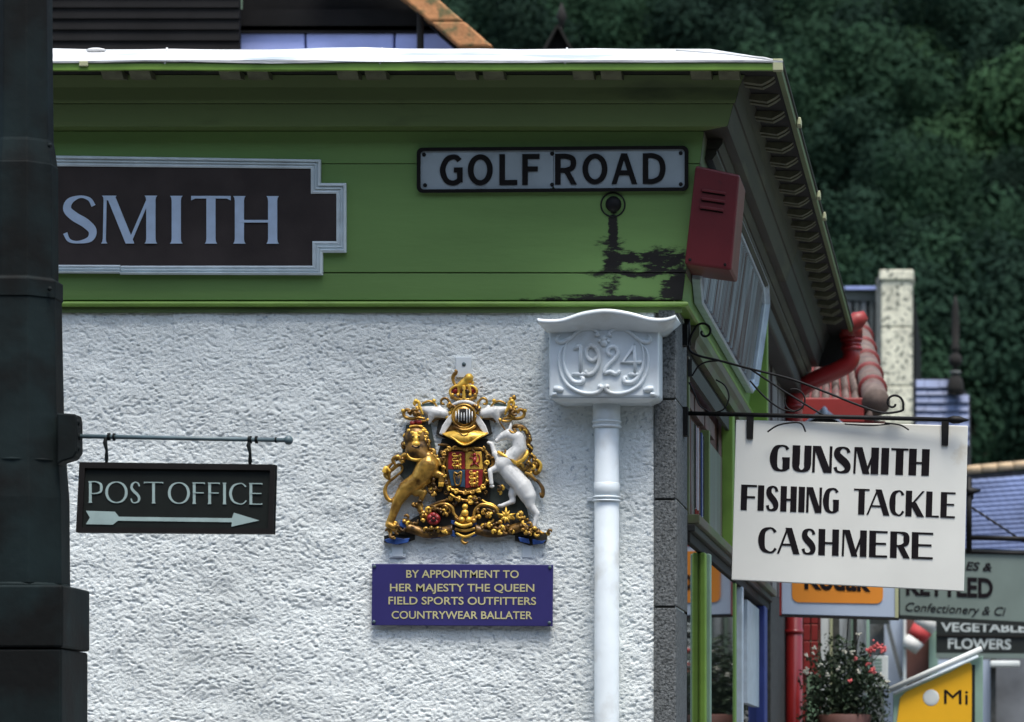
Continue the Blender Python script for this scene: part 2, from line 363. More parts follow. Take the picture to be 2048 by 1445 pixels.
# unseen terrace behind the camera, added to block low skylight
ot = thing('skylight_block_terrace', (-2, -3.6, 0), 'unseen grey stone terrace with sash windows, added opposite to block low skylight', 'house')
m = M(); m.box(-40, 30, -10, -3.6, 0, 7.2); obj('wall', m, 'quoin', ot)
m = M(); m.loft([[(x, -3.3, 7.2), (x, -10.3, 7.2), (x, -6.8, 10.2)] for x in (-40.3, 30.3)]); obj('roof', m, 'darkroof', ot)
for i in range(-12, 10):
    for z in (.9, 4.2):
        m = M(); m.box(i*3-.55, i*3+.55, -3.61, -3.56, z, z+1.7); f_ = obj('window', m, 'whitewood', ot)
        m = M(); m.box(i*3-.47, i*3+.47, -3.57, -3.55, z+.08, z+1.62); obj('pane', m, 'glass', f_)
# hill
def hz(x, y): return max(-2, (y-150)*.40+3.5*noise.noise(Vector((x*.02, y*.02, 0)))+1.5*noise.noise(Vector((x*.07, y*.07, 3))))
m = M(); nx, ny = 40, 36
for j in range(ny+1):
    for i in range(nx+1):
        x = -260+i*10.5; y = 130+j*12; m.v.append(Vector((x, y, hz(x, y)-.5)))
for j in range(ny):
    for i in range(nx): a = j*(nx+1)+i; m.f.append([a, a+1, a+nx+2, a+nx+1])
struct('hill', m, 'grass', True)
# ================================================================== SHOP BUILDING
shop = thing('shop_building', (C0, 10, 0), 'corner shop with white harled wall, lime green fascia and projecting lead eave', 'shop')
xL = -3.3; tE = 5.45      # left end of the facade; far end of the street side
# harled wall, real relief
rng = np.random.default_rng(3)
def vnoise(U, Vv, seed):
    g = np.random.default_rng(seed).random((500, 900)).astype(np.float32)
    iu = np.floor(U).astype(int); iv = np.floor(Vv).astype(int); fu = U-iu; fv = Vv-iv
    fu = fu*fu*(3-2*fu); fv = fv*fv*(3-2*fv); iu %= 899; iv %= 499
    return (g[iv, iu]*(1-fu)+g[iv, iu+1]*fu)*(1-fv)+(g[iv+1, iu]*(1-fu)+g[iv+1, iu+1]*fu)*fv
x0, x1, z0, z1, st = -2.92, -.9035, 1.68, 2.962, .0026
nx = int((x1-x0)/st); nz = int((z1-z0)/st)
X, Z = np.meshgrid(np.linspace(x0, x1, nx), np.linspace(z0, z1, nz))
Xs = X-.30*Z+.012*vnoise(X/.05+50, Z/.05+50, 20); Zs = Z+.14*X+.012*vnoise(X/.05+90, Z/.05+10, 21)
n1 = vnoise(Xs/.0092+9, Zs/.0056+3, 1); n2 = vnoise(Xs/.0062+9, Zs/.0045+3, 2); n3 = vnoise(X/.05+9, Z/.05+3, 4); n4 = vnoise(X/.25+9, Z/.25+3, 5)
H = .0036*np.clip((n1-.08)/.30, 0, 1)**.8*(.4+1.0*n3)+.0018*np.clip((n2-.1)/.5, 0, 1)+.0012*n3+.005*n4
H[:, -1] = 0
co = np.stack([X-C0, -.001-H, Z], -1).reshape(-1, 3)
me = bpy.data.meshes.new('harled_wall'); me.vertices.add(len(co)); me.vertices.foreach_set('co', co.astype(np.float32).ravel())
a = (np.arange(nz-1)[:, None]*nx+np.arange(nx-1)[None]).ravel(); q = np.stack([a, a+1, a+nx+1, a+nx], -1).astype(np.int32)
me.loops.add(q.size); me.loops.foreach_set('vertex_index', q.ravel()); me.polygons.add(len(q))
me.polygons.foreach_set('loop_start', np.arange(0, q.size, 4, dtype=np.int32)); me.update(calc_edges=True); me.shade_smooth()
finish('harled_wall', me, 'harl', shop)
m = M(); m.box(-12, C0-.005, 10.003, 10.3, 1.0, 3.60); obj('wall', m, 'harl', shop)
m = M(); m.box(-12, -.905, 9.998, 10.0025, 0.0, 1.68); m.box(-12, -2.92, 9.998, 10.0025, 1.68, 2.94); m.box(-12, C0-.01, 10.003, 10.3, 0, 1.0); obj('lower_wall', m, 'harl', shop)
# corner quoins: front face px 1308-1352, street face px 1352-1375
zs = [0.0, .45, .92, 1.38]+[EYE+(CY-y)*.0014 for y in (1215, 1000, 800, 620)]
for i in range(len(zs)-1):
    a, b = zs[i]+.003, zs[i+1]-.003; m = M()
    xa = -.9035 if b < 2.75 else -.892
    rr = random.uniform(-.002, .002)
    m.loft([[(xa, 9.985+rr, z), (C0-.004, 9.985+rr, z), (C0+rr+.001, 9.991, z), (C0+rr, 10.36, z), (xa, 10.36, z)] for z in (a, b)])
    obj('stone_block', m, 'quoin', shop, bev=.002)
m = M(); m.box(-.900, C0-.006, 9.992, 10.35, 0, 2.94); obj('mortar', m, 'mortar', shop)
# fascia, cornice, eave: closed profiles (offset, height) run along the front and the street side, mitred
def run(name, prof, mt, which, t0=None, t1=tE, bev=0, xl=xL, kind=None, gap=.0006, wob=0):
    m = M()
    if which == 'front':
        n = 24 if wob else 1; rings = []
        for i in range(n+1):
            f = i/n; ring = []
            for j, (o, z) in enumerate(prof):
                xe = C0+o-gap
                dz = wob*noise.noise(Vector((f*9, j*3.1, 0))) if 0 < i < n else 0
                ring.append((xl+(xe-xl)*f, 10-o, z+dz))
            rings.append(ring)
        m.loft(rings)
    else:
        m.loft([[(C0+o, (10-o+gap) if t0 is None else 10+t0, z) for o, z in prof], [(C0+o, 10+t1, z) for o, z in prof]])
    return obj(name, m, mt, shop, bev=bev)
th = .022
def board_prof(z0, z1): return [(FO(z0), z0), (FO(z1), z1), (FO(z1)-th, z1), (FO(z0)-th, z0)]
# fascia boards in material with peeling paint around the vent pipe
pm = mat('green_fascia_paint', (.165, .29, .09), .5, var=.2, vs=3, bump=.15, bs=60, stretch=(.3, 1, 1.5), spec=.35)
N_ = pm.node_tree; b_ = N_.nodes['Principled BSDF']; src = b_.inputs['Base Color'].links[0].from_socket
geo = N_.nodes.new('ShaderNodeNewGeometry'); sep = N_.nodes.new('ShaderNodeSeparateXYZ'); N_.links.new(geo.outputs['Position'], sep.inputs[0])
def mth(op, a, b=None, c=None):
    n = N_.nodes.new('ShaderNodeMath'); n.operation = op
    for i, v in enumerate((a, b, c)):
        if v is None: continue
        if isinstance(v, (int, float)): n.inputs[i].default_value = v
        else: N_.links.new(v, n.inputs[i])
    return n.outputs[0]
def bump1(x, c, r): # 1 at c, falls to 0 at distance r
    return mth('MAXIMUM', mth('SUBTRACT', 1.0, mth('DIVIDE', mth('ABSOLUTE', mth('SUBTRACT', x, c)), r)), 0.0)
mpn = N_.nodes.new('ShaderNodeMapping'); mpn.inputs['Scale'].default_value = (26, 26, 75); N_.links.new(geo.outputs['Position'], mpn.inputs[0])
tn_ = N_.nodes.new('ShaderNodeTexNoise'); tn_.inputs['Scale'].default_value = 1; tn_.inputs['Detail'].default_value = 7; tn_.inputs['Roughness'].default_value = .65; N_.links.new(mpn.outputs[0], tn_.inputs[0])
X_, Z_ = sep.outputs[0], sep.outputs[2]
def pz(y): return EYE+(CY-y)*9.95/F
def pxx(x): return (x-CX)*9.95/F
spots = [(1226, 465, 9, 60, 1.3), (1226, 520, 22, 60, 1.05), (1222, 575, 30, 45, .75), (1290, 514, 90, 16, 1.0), (1330, 522, 52, 32, 1.05), (1352, 575, 34, 42, 1.15), (1212, 600, 150, 13, 1.25), (1220, 486, 40, 26, .72), (1290, 545, 130, 12, .9), (1330, 601, 160, 8, 1.1), (1030, 606, 250, 6, .8), (600, 606, 600, 4, .55)]
tot = None
for (sx, sy, rx, ry, k) in spots:
    g_ = mth('MULTIPLY', mth('MULTIPLY', mth('POWER', bump1(X_, pxx(sx), rx*.0014*1.5), .6), mth('POWER', bump1(Z_, pz(sy), ry*.0014*1.4), .6)), k)
    tot = g_ if tot is None else mth('MAXIMUM', tot, g_)
msk = N_.nodes.new('ShaderNodeMapRange'); msk.inputs[1].default_value = .40; msk.inputs[2].default_value = .60
N_.links.new(mth('MULTIPLY', mth('ADD', mth('MULTIPLY', tn_.outputs[0], 2.3), -.30), tot), msk.inputs[0])
mx_ = N_.nodes.new('ShaderNodeMix'); mx_.data_type = 'RGBA'; N_.links.new(msk.outputs[0], mx_.inputs[0]); N_.links.new(src, mx_.inputs[6]); mx_.inputs[7].default_value = (.016, .014, .013, 1)
N_.links.new(mx_.outputs[2], b_.inputs['Base Color'])
for a, b in ((2.969, 3.0418), (3.0452, 3.3395), (3.3415, 3.4285)):
    # each board in two lengths, butted at the faint joint
    xj = -2.195+(a-2.969)*.6
    run('fascia_board', board_prof(a, b), pm, 'front', bev=.0012)
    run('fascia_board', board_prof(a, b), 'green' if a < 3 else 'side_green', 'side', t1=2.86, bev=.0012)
m = M(); m.box(-12, C0-.01, 10.0-.006, 10.0, 2.966, 3.43); obj('backing_board', m, 'black', shop)
# moulded bead under the fascia
bead = [(.0, 2.9495), (.026, 2.9495), (.033, 2.952), (.035, 2.957), (.033, 2.9615), (.026, 2.964), (0, 2.964)]
run('bead', bead, 'green2', 'front'); run('bead', bead, 'green2', 'side', t1=2.86)
under = [(0, 2.934), (.016, 2.934), (.016, 2.9488), (0, 2.9488)]
run('under_moulding', under, 'dgreen', 'front'); 
low = [(0, 2.88), (.02, 2.88), (.024, 2.905), (.034, 2.92), (.034, 2.9485), (0, 2.9485)]
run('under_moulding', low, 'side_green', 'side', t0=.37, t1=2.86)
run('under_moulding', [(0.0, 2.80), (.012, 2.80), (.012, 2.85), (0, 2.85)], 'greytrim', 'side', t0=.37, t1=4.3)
# cornice
corn = [(.05, 3.4295), (.152, 3.4295), (.156, 3.440), (.170, 3.4875), (.05, 3.4875)]
corn2 = [(.05, 3.489), (.1745, 3.489), (.178, 3.497), (.187, 3.530), (.2036, 3.561), (.05, 3.561)]
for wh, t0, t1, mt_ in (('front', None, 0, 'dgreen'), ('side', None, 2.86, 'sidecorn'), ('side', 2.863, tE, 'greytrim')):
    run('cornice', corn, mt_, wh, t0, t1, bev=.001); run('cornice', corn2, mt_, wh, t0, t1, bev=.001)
# extra mouldings on the street side below the cornice
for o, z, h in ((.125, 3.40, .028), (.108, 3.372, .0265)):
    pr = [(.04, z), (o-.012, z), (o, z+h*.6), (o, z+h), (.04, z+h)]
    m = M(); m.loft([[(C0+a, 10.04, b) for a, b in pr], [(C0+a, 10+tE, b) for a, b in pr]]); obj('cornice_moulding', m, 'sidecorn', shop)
# soffit, eave fillet, lead flashing, roof
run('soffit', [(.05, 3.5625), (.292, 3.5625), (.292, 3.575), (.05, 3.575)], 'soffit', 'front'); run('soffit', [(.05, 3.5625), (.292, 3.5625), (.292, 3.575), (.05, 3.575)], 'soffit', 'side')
fil = [(.293, 3.553), (.308, 3.553), (.309, 3.5715), (.293, 3.5715)]
run('eave_fillet', fil, 'green2', 'front', bev=.001, wob=.0035); run('eave_fillet', fil, 'dgreen', 'side', bev=.001)
fla = [(.314, 3.5725), (.315, 3.5775), (.10, 3.6535), (.10, 3.646), (.29, 3.5735)]
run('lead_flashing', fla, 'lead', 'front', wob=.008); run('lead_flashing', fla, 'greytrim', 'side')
for px_ in (330, 760, 1130):
    a_, b_2 = P(px_, 128, 9.69), P(px_+4, 99, 9.9)
    m = M(); m.tube([a_+Vector((0, 0, .002)), b_2+Vector((0, 0, .002))], .0035, 8); obj('lead_lap', m, 'lead', shop, True)
m = M(); m.loft([[(-8, 9.9, 3.6462), (C0+.1, 9.9, 3.6462), (C0+.1, 10+tE, 3.6462), (-8, 10+tE, 3.6462)], [(-8, 9.9, 3.6525), (C0+.1, 9.9, 3.6525), (C0+.1, 10+tE, 3.6525), (-8, 10+tE, 3.6525)]]); obj('roof', m, 'lead', shop)
m = M(); m.tube([P(1352, 101, 9.86), P(1450, 108, 9.8), P(1530, 117, 9.70), P(1545, 121, 9.688)], .003, 8); obj('lead_roll', m, 'lead', shop, True)
m = M(); c = (C0+.3, 9.70, 3.566); m.box(c[0]-.014, c[0]+.013, c[1]-.014, c[1]+.01, 3.551, 3.583); obj('corner_clip', m, 'paleframe', shop, bev=.002)
# dark gap hiding roof void at far end
m = M(); m.box(C0+.05, C0+.3, 10+tE, 10+tE+.01, 3.43, 3.58); obj('end_board', m, 'greytrim', shop)
# nails along the fillet
nm = M(); nm.lathe((0, 0, 0), [(.0035, -.002), (.0035, .001), (.001, .002)], 8, 'y')
nail = None
for i, px in enumerate([118, 168, 232, 291, 355, 420, 488, 545, 610, 668, 735, 798, 858, 921, 985, 1050, 1112, 1180, 1236, 1300, 1360, 1412, 1470, 1518]):
    c = P(px, 130+random.uniform(-1, 2.5), 10-.3095)
    if nail is None: nail = obj('nail', nm, 'iron', shop); o = nail
    else: o = nail.copy(); COL.objects.link(o)
    o.location = c-shop.location; s_ = random.choice((.8, 1, 1.4)); o.scale = (s_, 1, s_)
# gutter clips on the street side edge
for y in (250, 395, 437):
    Yc = 1.961*F/(CY-y); m = M(); m.box(C0+.309, C0+.322, Yc-.03, Yc+.03, 3.556, 3.578); obj('eave_clip', m, 'paleframe', shop, bev=.002)
# a lump in the flashing near the left
m = M(); m.ell(P(192, 101, 9.85), .028, .012, .007); obj('lead_lump', m, 'lead', shop, True)
m = M(); m.box(P(158, 130, 9.686)[0], P(176, 130, 9.686)[0], 9.684, 9.692, 3.562, 3.576); obj('eave_clip', m, 'paleframe', shop, bev=.002)
# modillions (paired brackets) front and side
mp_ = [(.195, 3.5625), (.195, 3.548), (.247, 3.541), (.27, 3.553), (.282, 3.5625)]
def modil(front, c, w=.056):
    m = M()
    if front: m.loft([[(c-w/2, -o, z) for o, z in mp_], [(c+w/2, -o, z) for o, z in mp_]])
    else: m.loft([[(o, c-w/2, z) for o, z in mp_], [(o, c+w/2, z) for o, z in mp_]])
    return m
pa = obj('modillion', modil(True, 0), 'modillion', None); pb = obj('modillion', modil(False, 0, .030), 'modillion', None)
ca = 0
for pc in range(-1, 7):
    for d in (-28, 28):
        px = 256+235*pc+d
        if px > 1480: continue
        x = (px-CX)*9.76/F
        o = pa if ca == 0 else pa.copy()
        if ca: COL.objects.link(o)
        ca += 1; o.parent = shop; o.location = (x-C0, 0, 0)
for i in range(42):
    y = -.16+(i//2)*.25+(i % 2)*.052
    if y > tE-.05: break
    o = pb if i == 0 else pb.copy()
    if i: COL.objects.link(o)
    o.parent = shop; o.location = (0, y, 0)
# vent pipe in the fascia: dark ball in a ring
vt = FASC(1226, 410, .001); m = M()
m.tube([FASC(1226+24*math.cos(a), 410+24*math.sin(a), .002) for a in [2*math.pi*i/24 for i in range(25)]], .0022, 6, False); ring = obj('vent_ring', m, 'soffit', shop, True)
m = M(); m.ell(FASC(1227, 409, .002), .0225, .016, .0225, 16, 10); obj('vent_cap', m, 'iron', ring, True)
# ---- street side below the fascia
def sbox(o0, o1, t0, t1, z0, z1): m = M(); m.box(C0+o0, C0+o1, 10+t0, 10+t1, z0, z1); return m
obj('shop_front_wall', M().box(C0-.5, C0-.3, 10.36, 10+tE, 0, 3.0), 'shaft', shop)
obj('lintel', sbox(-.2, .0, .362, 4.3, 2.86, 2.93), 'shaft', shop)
obj('lintel', sbox(-.06, -.03, .362, 4.3, 2.70, 2.86), 'brownwall', shop)
for i, (a, b) in enumerate(((.45, .75), (.8, 1.15), (1.2, 1.6))):
    obj('lintel_panel', sbox(-.03, -.012, a, b, 2.735+.0*i, 2.785), 'tile', shop)
# transom rail moulded
obj('transom', sbox(-.03, .035, .364, 4.3, 2.372, 2.400), 'side_green', shop, bev=.003)
obj('transom', sbox(-.03, .022, .364, 4.3, 2.350, 2.3715), 'greytrim', shop, bev=.003)
obj('transom', sbox(-.03, .008, .364, 4.3, 2.318, 2.3495), 'soffit', shop, bev=.003)
# upper glazing and mullions
obj('upper_window_pane', sbox(-.022, -.016, .364, 1.15, 2.40, 2.70), 'ribglass', shop)
obj('upper_window_pane', sbox(-.022, -.016, 1.15, 1.9, 2.40, 2.70), 'ribglass', shop)
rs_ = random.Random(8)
for i in range(26):  # coloured strips stand in for streaky reflections in the ribbed glass
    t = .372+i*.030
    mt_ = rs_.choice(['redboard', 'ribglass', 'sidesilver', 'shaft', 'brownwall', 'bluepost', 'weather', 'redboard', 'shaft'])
    obj('reflection_strip', sbox(-.016, -.010+rs_.uniform(-.002, .003), t, t+.017, 2.40+rs_.choice((0, 0, .05)), 2.70), mt_, shop)
obj('reeded_panel', sbox(-.016, -.006, 1.2, 1.85, 2.40, 2.70), MT['ribpanel'], shop)
obj('mullion', sbox(-.014, .025, 1.93, 2.02, 2.40, 2.86), 'green2', shop, bev=.004)
obj('mullion', sbox(-.02, .006, 1.12, 1.16, 2.40, 2.72), 'dgreen', shop, bev=.002)
obj('mullion', sbox(-.02, .004, .37, .40, 2.40, 2.86), 'side_green', shop, bev=.002)
# lower window: one long pane reflecting the street, green posts
obj('window_pane', sbox(-.006, -.001, .364, 2.35, .6, 2.318), 'glass', shop)
obj('window_post', sbox(-.002, .020, .80, .85, 0, 2.318), 'green2', shop, bev=.006)
obj('window_post', sbox(-.002, .030, .86, .90, 0, 2.318), 'palegreen', shop, bev=.004)
obj('door_post', sbox(-.03, .004, 2.36, 2.42, 0, 2.318), 'green', shop, bev=.004)
obj('door', sbox(-.14, -.11, 2.42, 3.1, 0, 2.25), 'side_green', shop)
obj('door_post', sbox(-.04, .012, 2.62, 2.67, 0, 2.318), 'sidesilver', shop, bev=.004)
obj('window_pane', sbox(-.026, -.020, 2.7, 3.9, .6, 2.318), 'glass', shop)
obj('blue_post', sbox(-.03, .012, 3.92, 4.1, 0, 2.318), 'bluepost', shop, bev=.004)
obj('window_pane', sbox(-.02, -.006, 3.15, 3.85, 1.92, 2.30), 'sidesilver', shop, label='pale blue poster behind the far window')
obj('pier', sbox(-.3, .014, 4.3, tE-.01, 0, 2.40), 'granite2', shop, bev=.003)
obj('stall_riser', sbox(-.1, .004, .364, 4.3, 0, .6), 'dgreen', shop)
# weathered wall beyond the sign panel
for i in range(9):
    a = 2.95+i*.278; obj('weathered_board', sbox(-.05, .006+random.uniform(0, .012), a, a+.272, 2.405, 3.40), 'weather', shop)
obj('dark_moulding', sbox(0, .085, 2.92, tE, 3.30, 3.372), 'greytrim', shop, bev=.01)
obj('end_pilaster', sbox(-.01, .085, 2.862, 2.915, 2.90, 3.428), 'green2', shop, bev=.004)
# ================================================================== framed signs
ss = 'silver'
def frame_signs(): pass
FP = [(0, .002), (.0, .016), (.22, .019), (.3, .010), (.52, .015), (.6, .008), (.85, .012), (1, .010), (1, .002)]
def frame_seg(parent, pl, oA, oB, iA, iB, mt, k=1.0, off=0):
    m = M(); rings = []
    for (o, i) in ((oA, iA), (oB, iB)):
        rings.append([pl(o[0]+(i[0]-o[0])*u, o[1]+(i[1]-o[1])*u, off+h*k) for u, h in FP])
    m.loft(rings); return obj('frame_moulding', m, mt, parent)
smith = thing('shop_name_sign', FASC(640, 540, 0), 'dark brown name board with pale lettering SMITH in a stepped white moulded frame', 'sign')
out = [(-400, 304), (643, 320), (643, 367), (694, 367), (694, 506), (647, 506), (647, 551), (-400, 548)]
inn = [(-400, 328), (623, 338), (623, 388), (674, 388), (674, 483), (626, 483), (626, 532), (-400, 531)]
pin = [(-400, 325), (625, 335), (625, 386), (677, 386), (677, 486), (629, 486), (629, 535), (-400, 534)]
obj('panel', strip_on(FASC, pin, .0005, .006), 'brown', smith)
for i in range(len(out)-1):
    if i == 6: # lower rail in two lengths butted at the visible joint
        frame_seg(smith, FASC, (647, 551), (243, 549.5), (626, 532), (243, 532), ss); frame_seg(smith, FASC, (242, 547.5), (-400, 545), (242, 530.5), (-400, 529), ss); continue
    frame_seg(smith, FASC, out[i], out[i+1], inn[i], inn[i+1], ss)
cv = lambda l, s, ox: [(ox+a/s, ox+b/s) for a, b in l]
word(smith, 'SMITH', cv([(208, 375), (402, 656), (722, 790), (828, 1018), (1038, 1242)], 2.409, 40), FASC, 487.5, 391.5, 488, 393, .19, .055, .035, 'letter', .006, .003)
gr = thing('street_name_plate', FASC(1106, 386, 0), 'white metal street name plate reading GOLF ROAD with a black rounded surround', 'street sign')
def rrect(x0, y0, x1, y1, r, dy=0, n=5):
    pts = []
    for cx, cy, a0 in ((x1-r, y0+r, -90), (x1-r, y1-r, 0), (x0+r, y1-r, 90), (x0+r, y0+r, 180)):
        for i in range(n+1):
            a = R(a0+90*i/n); x = cx+r*math.cos(a); y = cy+r*math.sin(a); pts.append((x, y+dy*(x1-x)/(x1-x0)))
    return pts
def rframe(pl, o, i, e0, e1):
    m = M(); rings = []
    for a, b in zip(o+[o[0]], i+[i[0]]): rings.append([pl(*a, e0), pl(*a, e1), pl(*b, e1), pl(*b, e0)])
    m.loft(rings, False); return m
obj('surround', rframe(FASC, rrect(835, 292, 1377, 382.5, 11, 4), rrect(842, 299, 1370, 375.5, 7, 4), .001, .014), 'black', gr)
obj('plate', strip_on(FASC, rrect(840, 297, 1107, 377.5, 6, 2.5), .001, .008), 'plate', gr)
obj('plate', strip_on(FASC, rrect(1107.8, 297, 1371, 377.5, 6, .6), .001, .008), 'plate', gr)
word(gr, 'GOLFROAD', cv([(435, 545), (570, 690), (722, 808), (832, 915), (990, 1095), (1122, 1242), (1262, 1385), (1412, 1522)], 2.409, 700), FASC, 372, 310, 368, 307, .18, .165, 0, 'black', .008, .0025)
for x, y in ((849, 310), (851, 371), (1105, 308), (1105, 370), (1362, 307), (1362, 369)): screw(gr, FASC, x, y, 4, .008)
# alarm box
al = thing('alarm_box', P(1425, 540, 9.9), 'dark red box with three louvre slots on the street side of the fascia corner', 'alarm box')
fr = [P(1391, 331, 9.9), P(1480, 350, 9.93), P(1463, 541, 9.95), P(1369, 528, 9.92)]
m = M(); m.loft([fr, [p+Vector((0, .24, 0)) for p in fr]]); obj('body', m, 'red', al, bev=.006)
AP = Pl((fr[0]+fr[1]+fr[2]+fr[3])/4, (fr[1]-fr[0]).cross(fr[3]-fr[0])*(-1)) 
if AP.n.y > 0: AP.n = -AP.n
for x0_, y0_ in ((1404, 378), (1403, 395), (1400, 412)):
    m = strip_on(AP, [(x0_, y0_), (x0_+47, y0_+7), (x0_+46, y0_+12), (x0_-1, y0_+5)], .0005, .007); obj('louvre', m, 'red', al, bev=.001)
    m = strip_on(AP, [(x0_, y0_+5.6), (x0_+46, y0_+12.6), (x0_+46, y0_+15), (x0_, y0_+8)], .0003, .0012); obj('slot', m, 'black', al)
for x, y in ((1380, 520), (1450, 530)): screw(al, AP, x, y, 3, .001)
# framed sign panel on the street side
SPL = Pl((C0+FO(2.969), 10, 2.969), (1, 0, -.1425))
sg = thing('side_sign_panel', (C0+.03, 11.2, 3.0), 'blue grey framed sign board with ribbed panel seen edge on along the street fascia', 'sign')
def sp(t, z, e): o = FO(z); return Vector((C0+o, 10+t, z))+Vector((1, 0, -.1425)).normalized()*e
class SideP:
    def __call__(s, t, z, e=0): return sp(t, z, e)
side = SideP()
so_ = [(.10, 3.10), (.24, 3.10), (.24, 3.005), (2.62, 3.005), (2.62, 3.10), (2.80, 3.10), (2.80, 3.30), (2.62, 3.30), (2.62, 3.395), (.24, 3.395), (.24, 3.30), (.10, 3.30)]
so_ = [(.13, 3.05), (.30, 3.004), (2.62, 3.004), (2.80, 3.05), (2.80, 3.345), (2.62, 3.392), (.30, 3.392), (.13, 3.345)]
cxm, czm = 1.465, 3.198
si_ = [(.19, 3.064), (.33, 3.028), (2.55, 3.028), (2.71, 3.064), (2.71, 3.33), (2.55, 3.368), (.33, 3.368), (.19, 3.33)]
m = M(); m.loft([[sp(t, z, .0008) for t, z in si_], [sp(t, z, .006) for t, z in si_]]); obj('panel', m, 'ribpanel', sg)
m = M()
for i in range(44):
    t = .36+i*.050
    m.loft([[sp(t, 3.04, .006), sp(t+.026, 3.04, .006), sp(t+.020, 3.04, .016), sp(t+.006, 3.04, .016)], [sp(t, 3.356, .006), sp(t+.026, 3.356, .006), sp(t+.020, 3.356, .016), sp(t+.006, 3.356, .016)]])
obj('ribs', m, 'ribstrip', sg)
for i in range(8): frame_seg(sg, side, so_[i], so_[(i+1) % 8], si_[i], si_[(i+1) % 8], 'sidesilver', 1.6)
# ================================================================== downpipe with dated hopper
hp = thing('dated_hopper_downpipe', WALL(1214, 1500), 'white painted rainwater hopper dated 1924 on a straight white downpipe', 'downpipe')
YF = 9.87
HP = Pl((0, YF, 0), (0, -1, 0))
xa, xb = P(1098, 0, YF).x, P(1318, 0, YF).x; zt, zb = P(0, 652, YF).z, P(0, 795, YF).z
m = M(); m.loft([[(xa, YF, z), (xb, YF, z), (xb, 9.998, z), (xa, 9.998, z)] for z in (zb, zt)])
m.loft([[(xa, YF, zb-.0002), (xb, YF, zb-.0002), (xb, 9.998, zb-.0002), (xa, 9.998, zb-.0002)], [(xa+.03, YF+.02, zb-.012), (xb-.03, YF+.02, zb-.012), (xb-.03, 9.998, zb-.012), (xa+.03, 9.998, zb-.012)]])
body = obj('hopper', m, 'hopper', hp, bev=.009)
# serpentine rim: profile swept along a wavy top with flared sides
tp = cr([(1074, 637, 0), (1095, 639, 0), (1125, 637, 0), (1165, 624, 0), (1212, 618, 0), (1258, 624, 0), (1300, 635, 0), (1330, 636, 0), (1351, 630, 0)], 5)
rimp = [(0, .0, .062), (0, 8, .062), (.14, 11, .055), (.35, 16, .042), (.6, 23, .025), (.82, 29, .012), (1, 33, .002)]   # (inward, down px, projection)
m = M(); rings = []
for i, (x, y, _) in enumerate(tp):
    f = (x-1212.5)/138.5
    ring = []
    for (inw, dn, pr) in rimp:
        xx = 1212.5+(x-1212.5)*(1-inw*.165)-(0 if inw == 0 else 2*inw)
        yy = y+dn if inw < .9 else 667
        yy = y*(1-inw)+ (y*.25+631*.75)*inw + dn if inw > 0 else y+dn
        ring.append(P(xx, yy, YF-pr))
    ring += [Vector((ring[-1].x, 9.995, ring[-1].z)), Vector((ring[0].x, 9.995, ring[0].z))]
    rings.append(ring)
m.loft(rings); obj('rim', m, 'hopper', hp, True, )
def relief(parent, pts, r, name='scroll', d=.0022, mt='hopper', Yp=YF, k=6, n=8):
    q = cr([(x, y, rr) for (x, y), rr in zip(pts, r)], k)
    m = M(); m.tube([P(x, y, Yp-d) for x, y, _ in q], [max(rr, .3)*.00138 for _, _, rr in q], n); return obj(name, m, mt, parent, True)
def spiral(cx, cy, r0, r1, a0, a1, n=12):
    return [(cx+(r0+(r1-r0)*i/n)*math.cos(R(a0+(a1-a0)*i/n)), cy+(r0+(r1-r0)*i/n)*math.sin(R(a0+(a1-a0)*i/n))) for i in range(n+1)]
q = lambda x, y: (1080+x/6.88, 610+y/6.88)
for sx in (1, -1):
    mir = (lambda x: x) if sx == 1 else (lambda x: 1750-x)
    A_ = [q(mir(x), y) for x, y in ((270, 415), (235, 440), (235, 490), (300, 515), (400, 470), (500, 385), (600, 335), (700, 330), (780, 370), (800, 410), (760, 420))]
    relief(body, A_, [2, 3, 4, 4.5, 4.5, 4, 3.5, 3.5, 3.5, 4, 4])
    A_ = [q(mir(x), y) for x, y in ((480, 400), (370, 520), (330, 650), (330, 800), (360, 920), (430, 1030), (500, 1070), (580, 1060), (590, 1010), (550, 1000))]
    relief(body, A_, [1, 2, 2.5, 3, 4, 5, 5.5, 5.5, 5, 4])
    A_ = [q(mir(x), y) for x, y in ((400, 500), (290, 620), (260, 780), (290, 950), (370, 1090), (500, 1180), (640, 1220), (760, 1215), (830, 1180), (840, 1130), (800, 1130))]
    relief(body, A_, [1, 2, 3, 3, 4, 4, 4, 4, 5, 6, 5])
    relief(body, [q(mir(190), 1150), q(mir(260), 1160), q(mir(320), 1180)], [5, 7, 4])
    relief(body, [q(mir(170), 1230), q(mir(230), 1225)], [3, 4]); 
for x, y, r in ((880, 320, 5), (875, 470, 7), (880, 530, 8), (820, 500, 4), (940, 500, 4)):
    m = M(); px, py = q(x, y); m.ell(P(px, py, YF), r*.0014, .007, r*.0014, 12, 8); obj('boss', m, 'hopper', body, True)
DG = {'1': [[(480, 600), (540, 560), (560, 570), (560, 940)], [(460, 955), (660, 955)]],
      '9': [[(760, 600), (700, 560), (640, 620), (650, 720), (720, 770), (790, 720), (800, 640), (760, 590), (810, 700), (800, 820), (740, 930), (650, 960), (630, 920)]],
      '2': [[(960, 690), (930, 650), (960, 590), (1030, 580), (1070, 640), (1050, 720), (920, 850), (890, 940), (960, 920), (1040, 950), (1090, 920)]],
      '4': [[(1300, 560), (1130, 790), (1380, 790)], [(1300, 560), (1310, 950)], [(1240, 960), (1370, 960)]]}
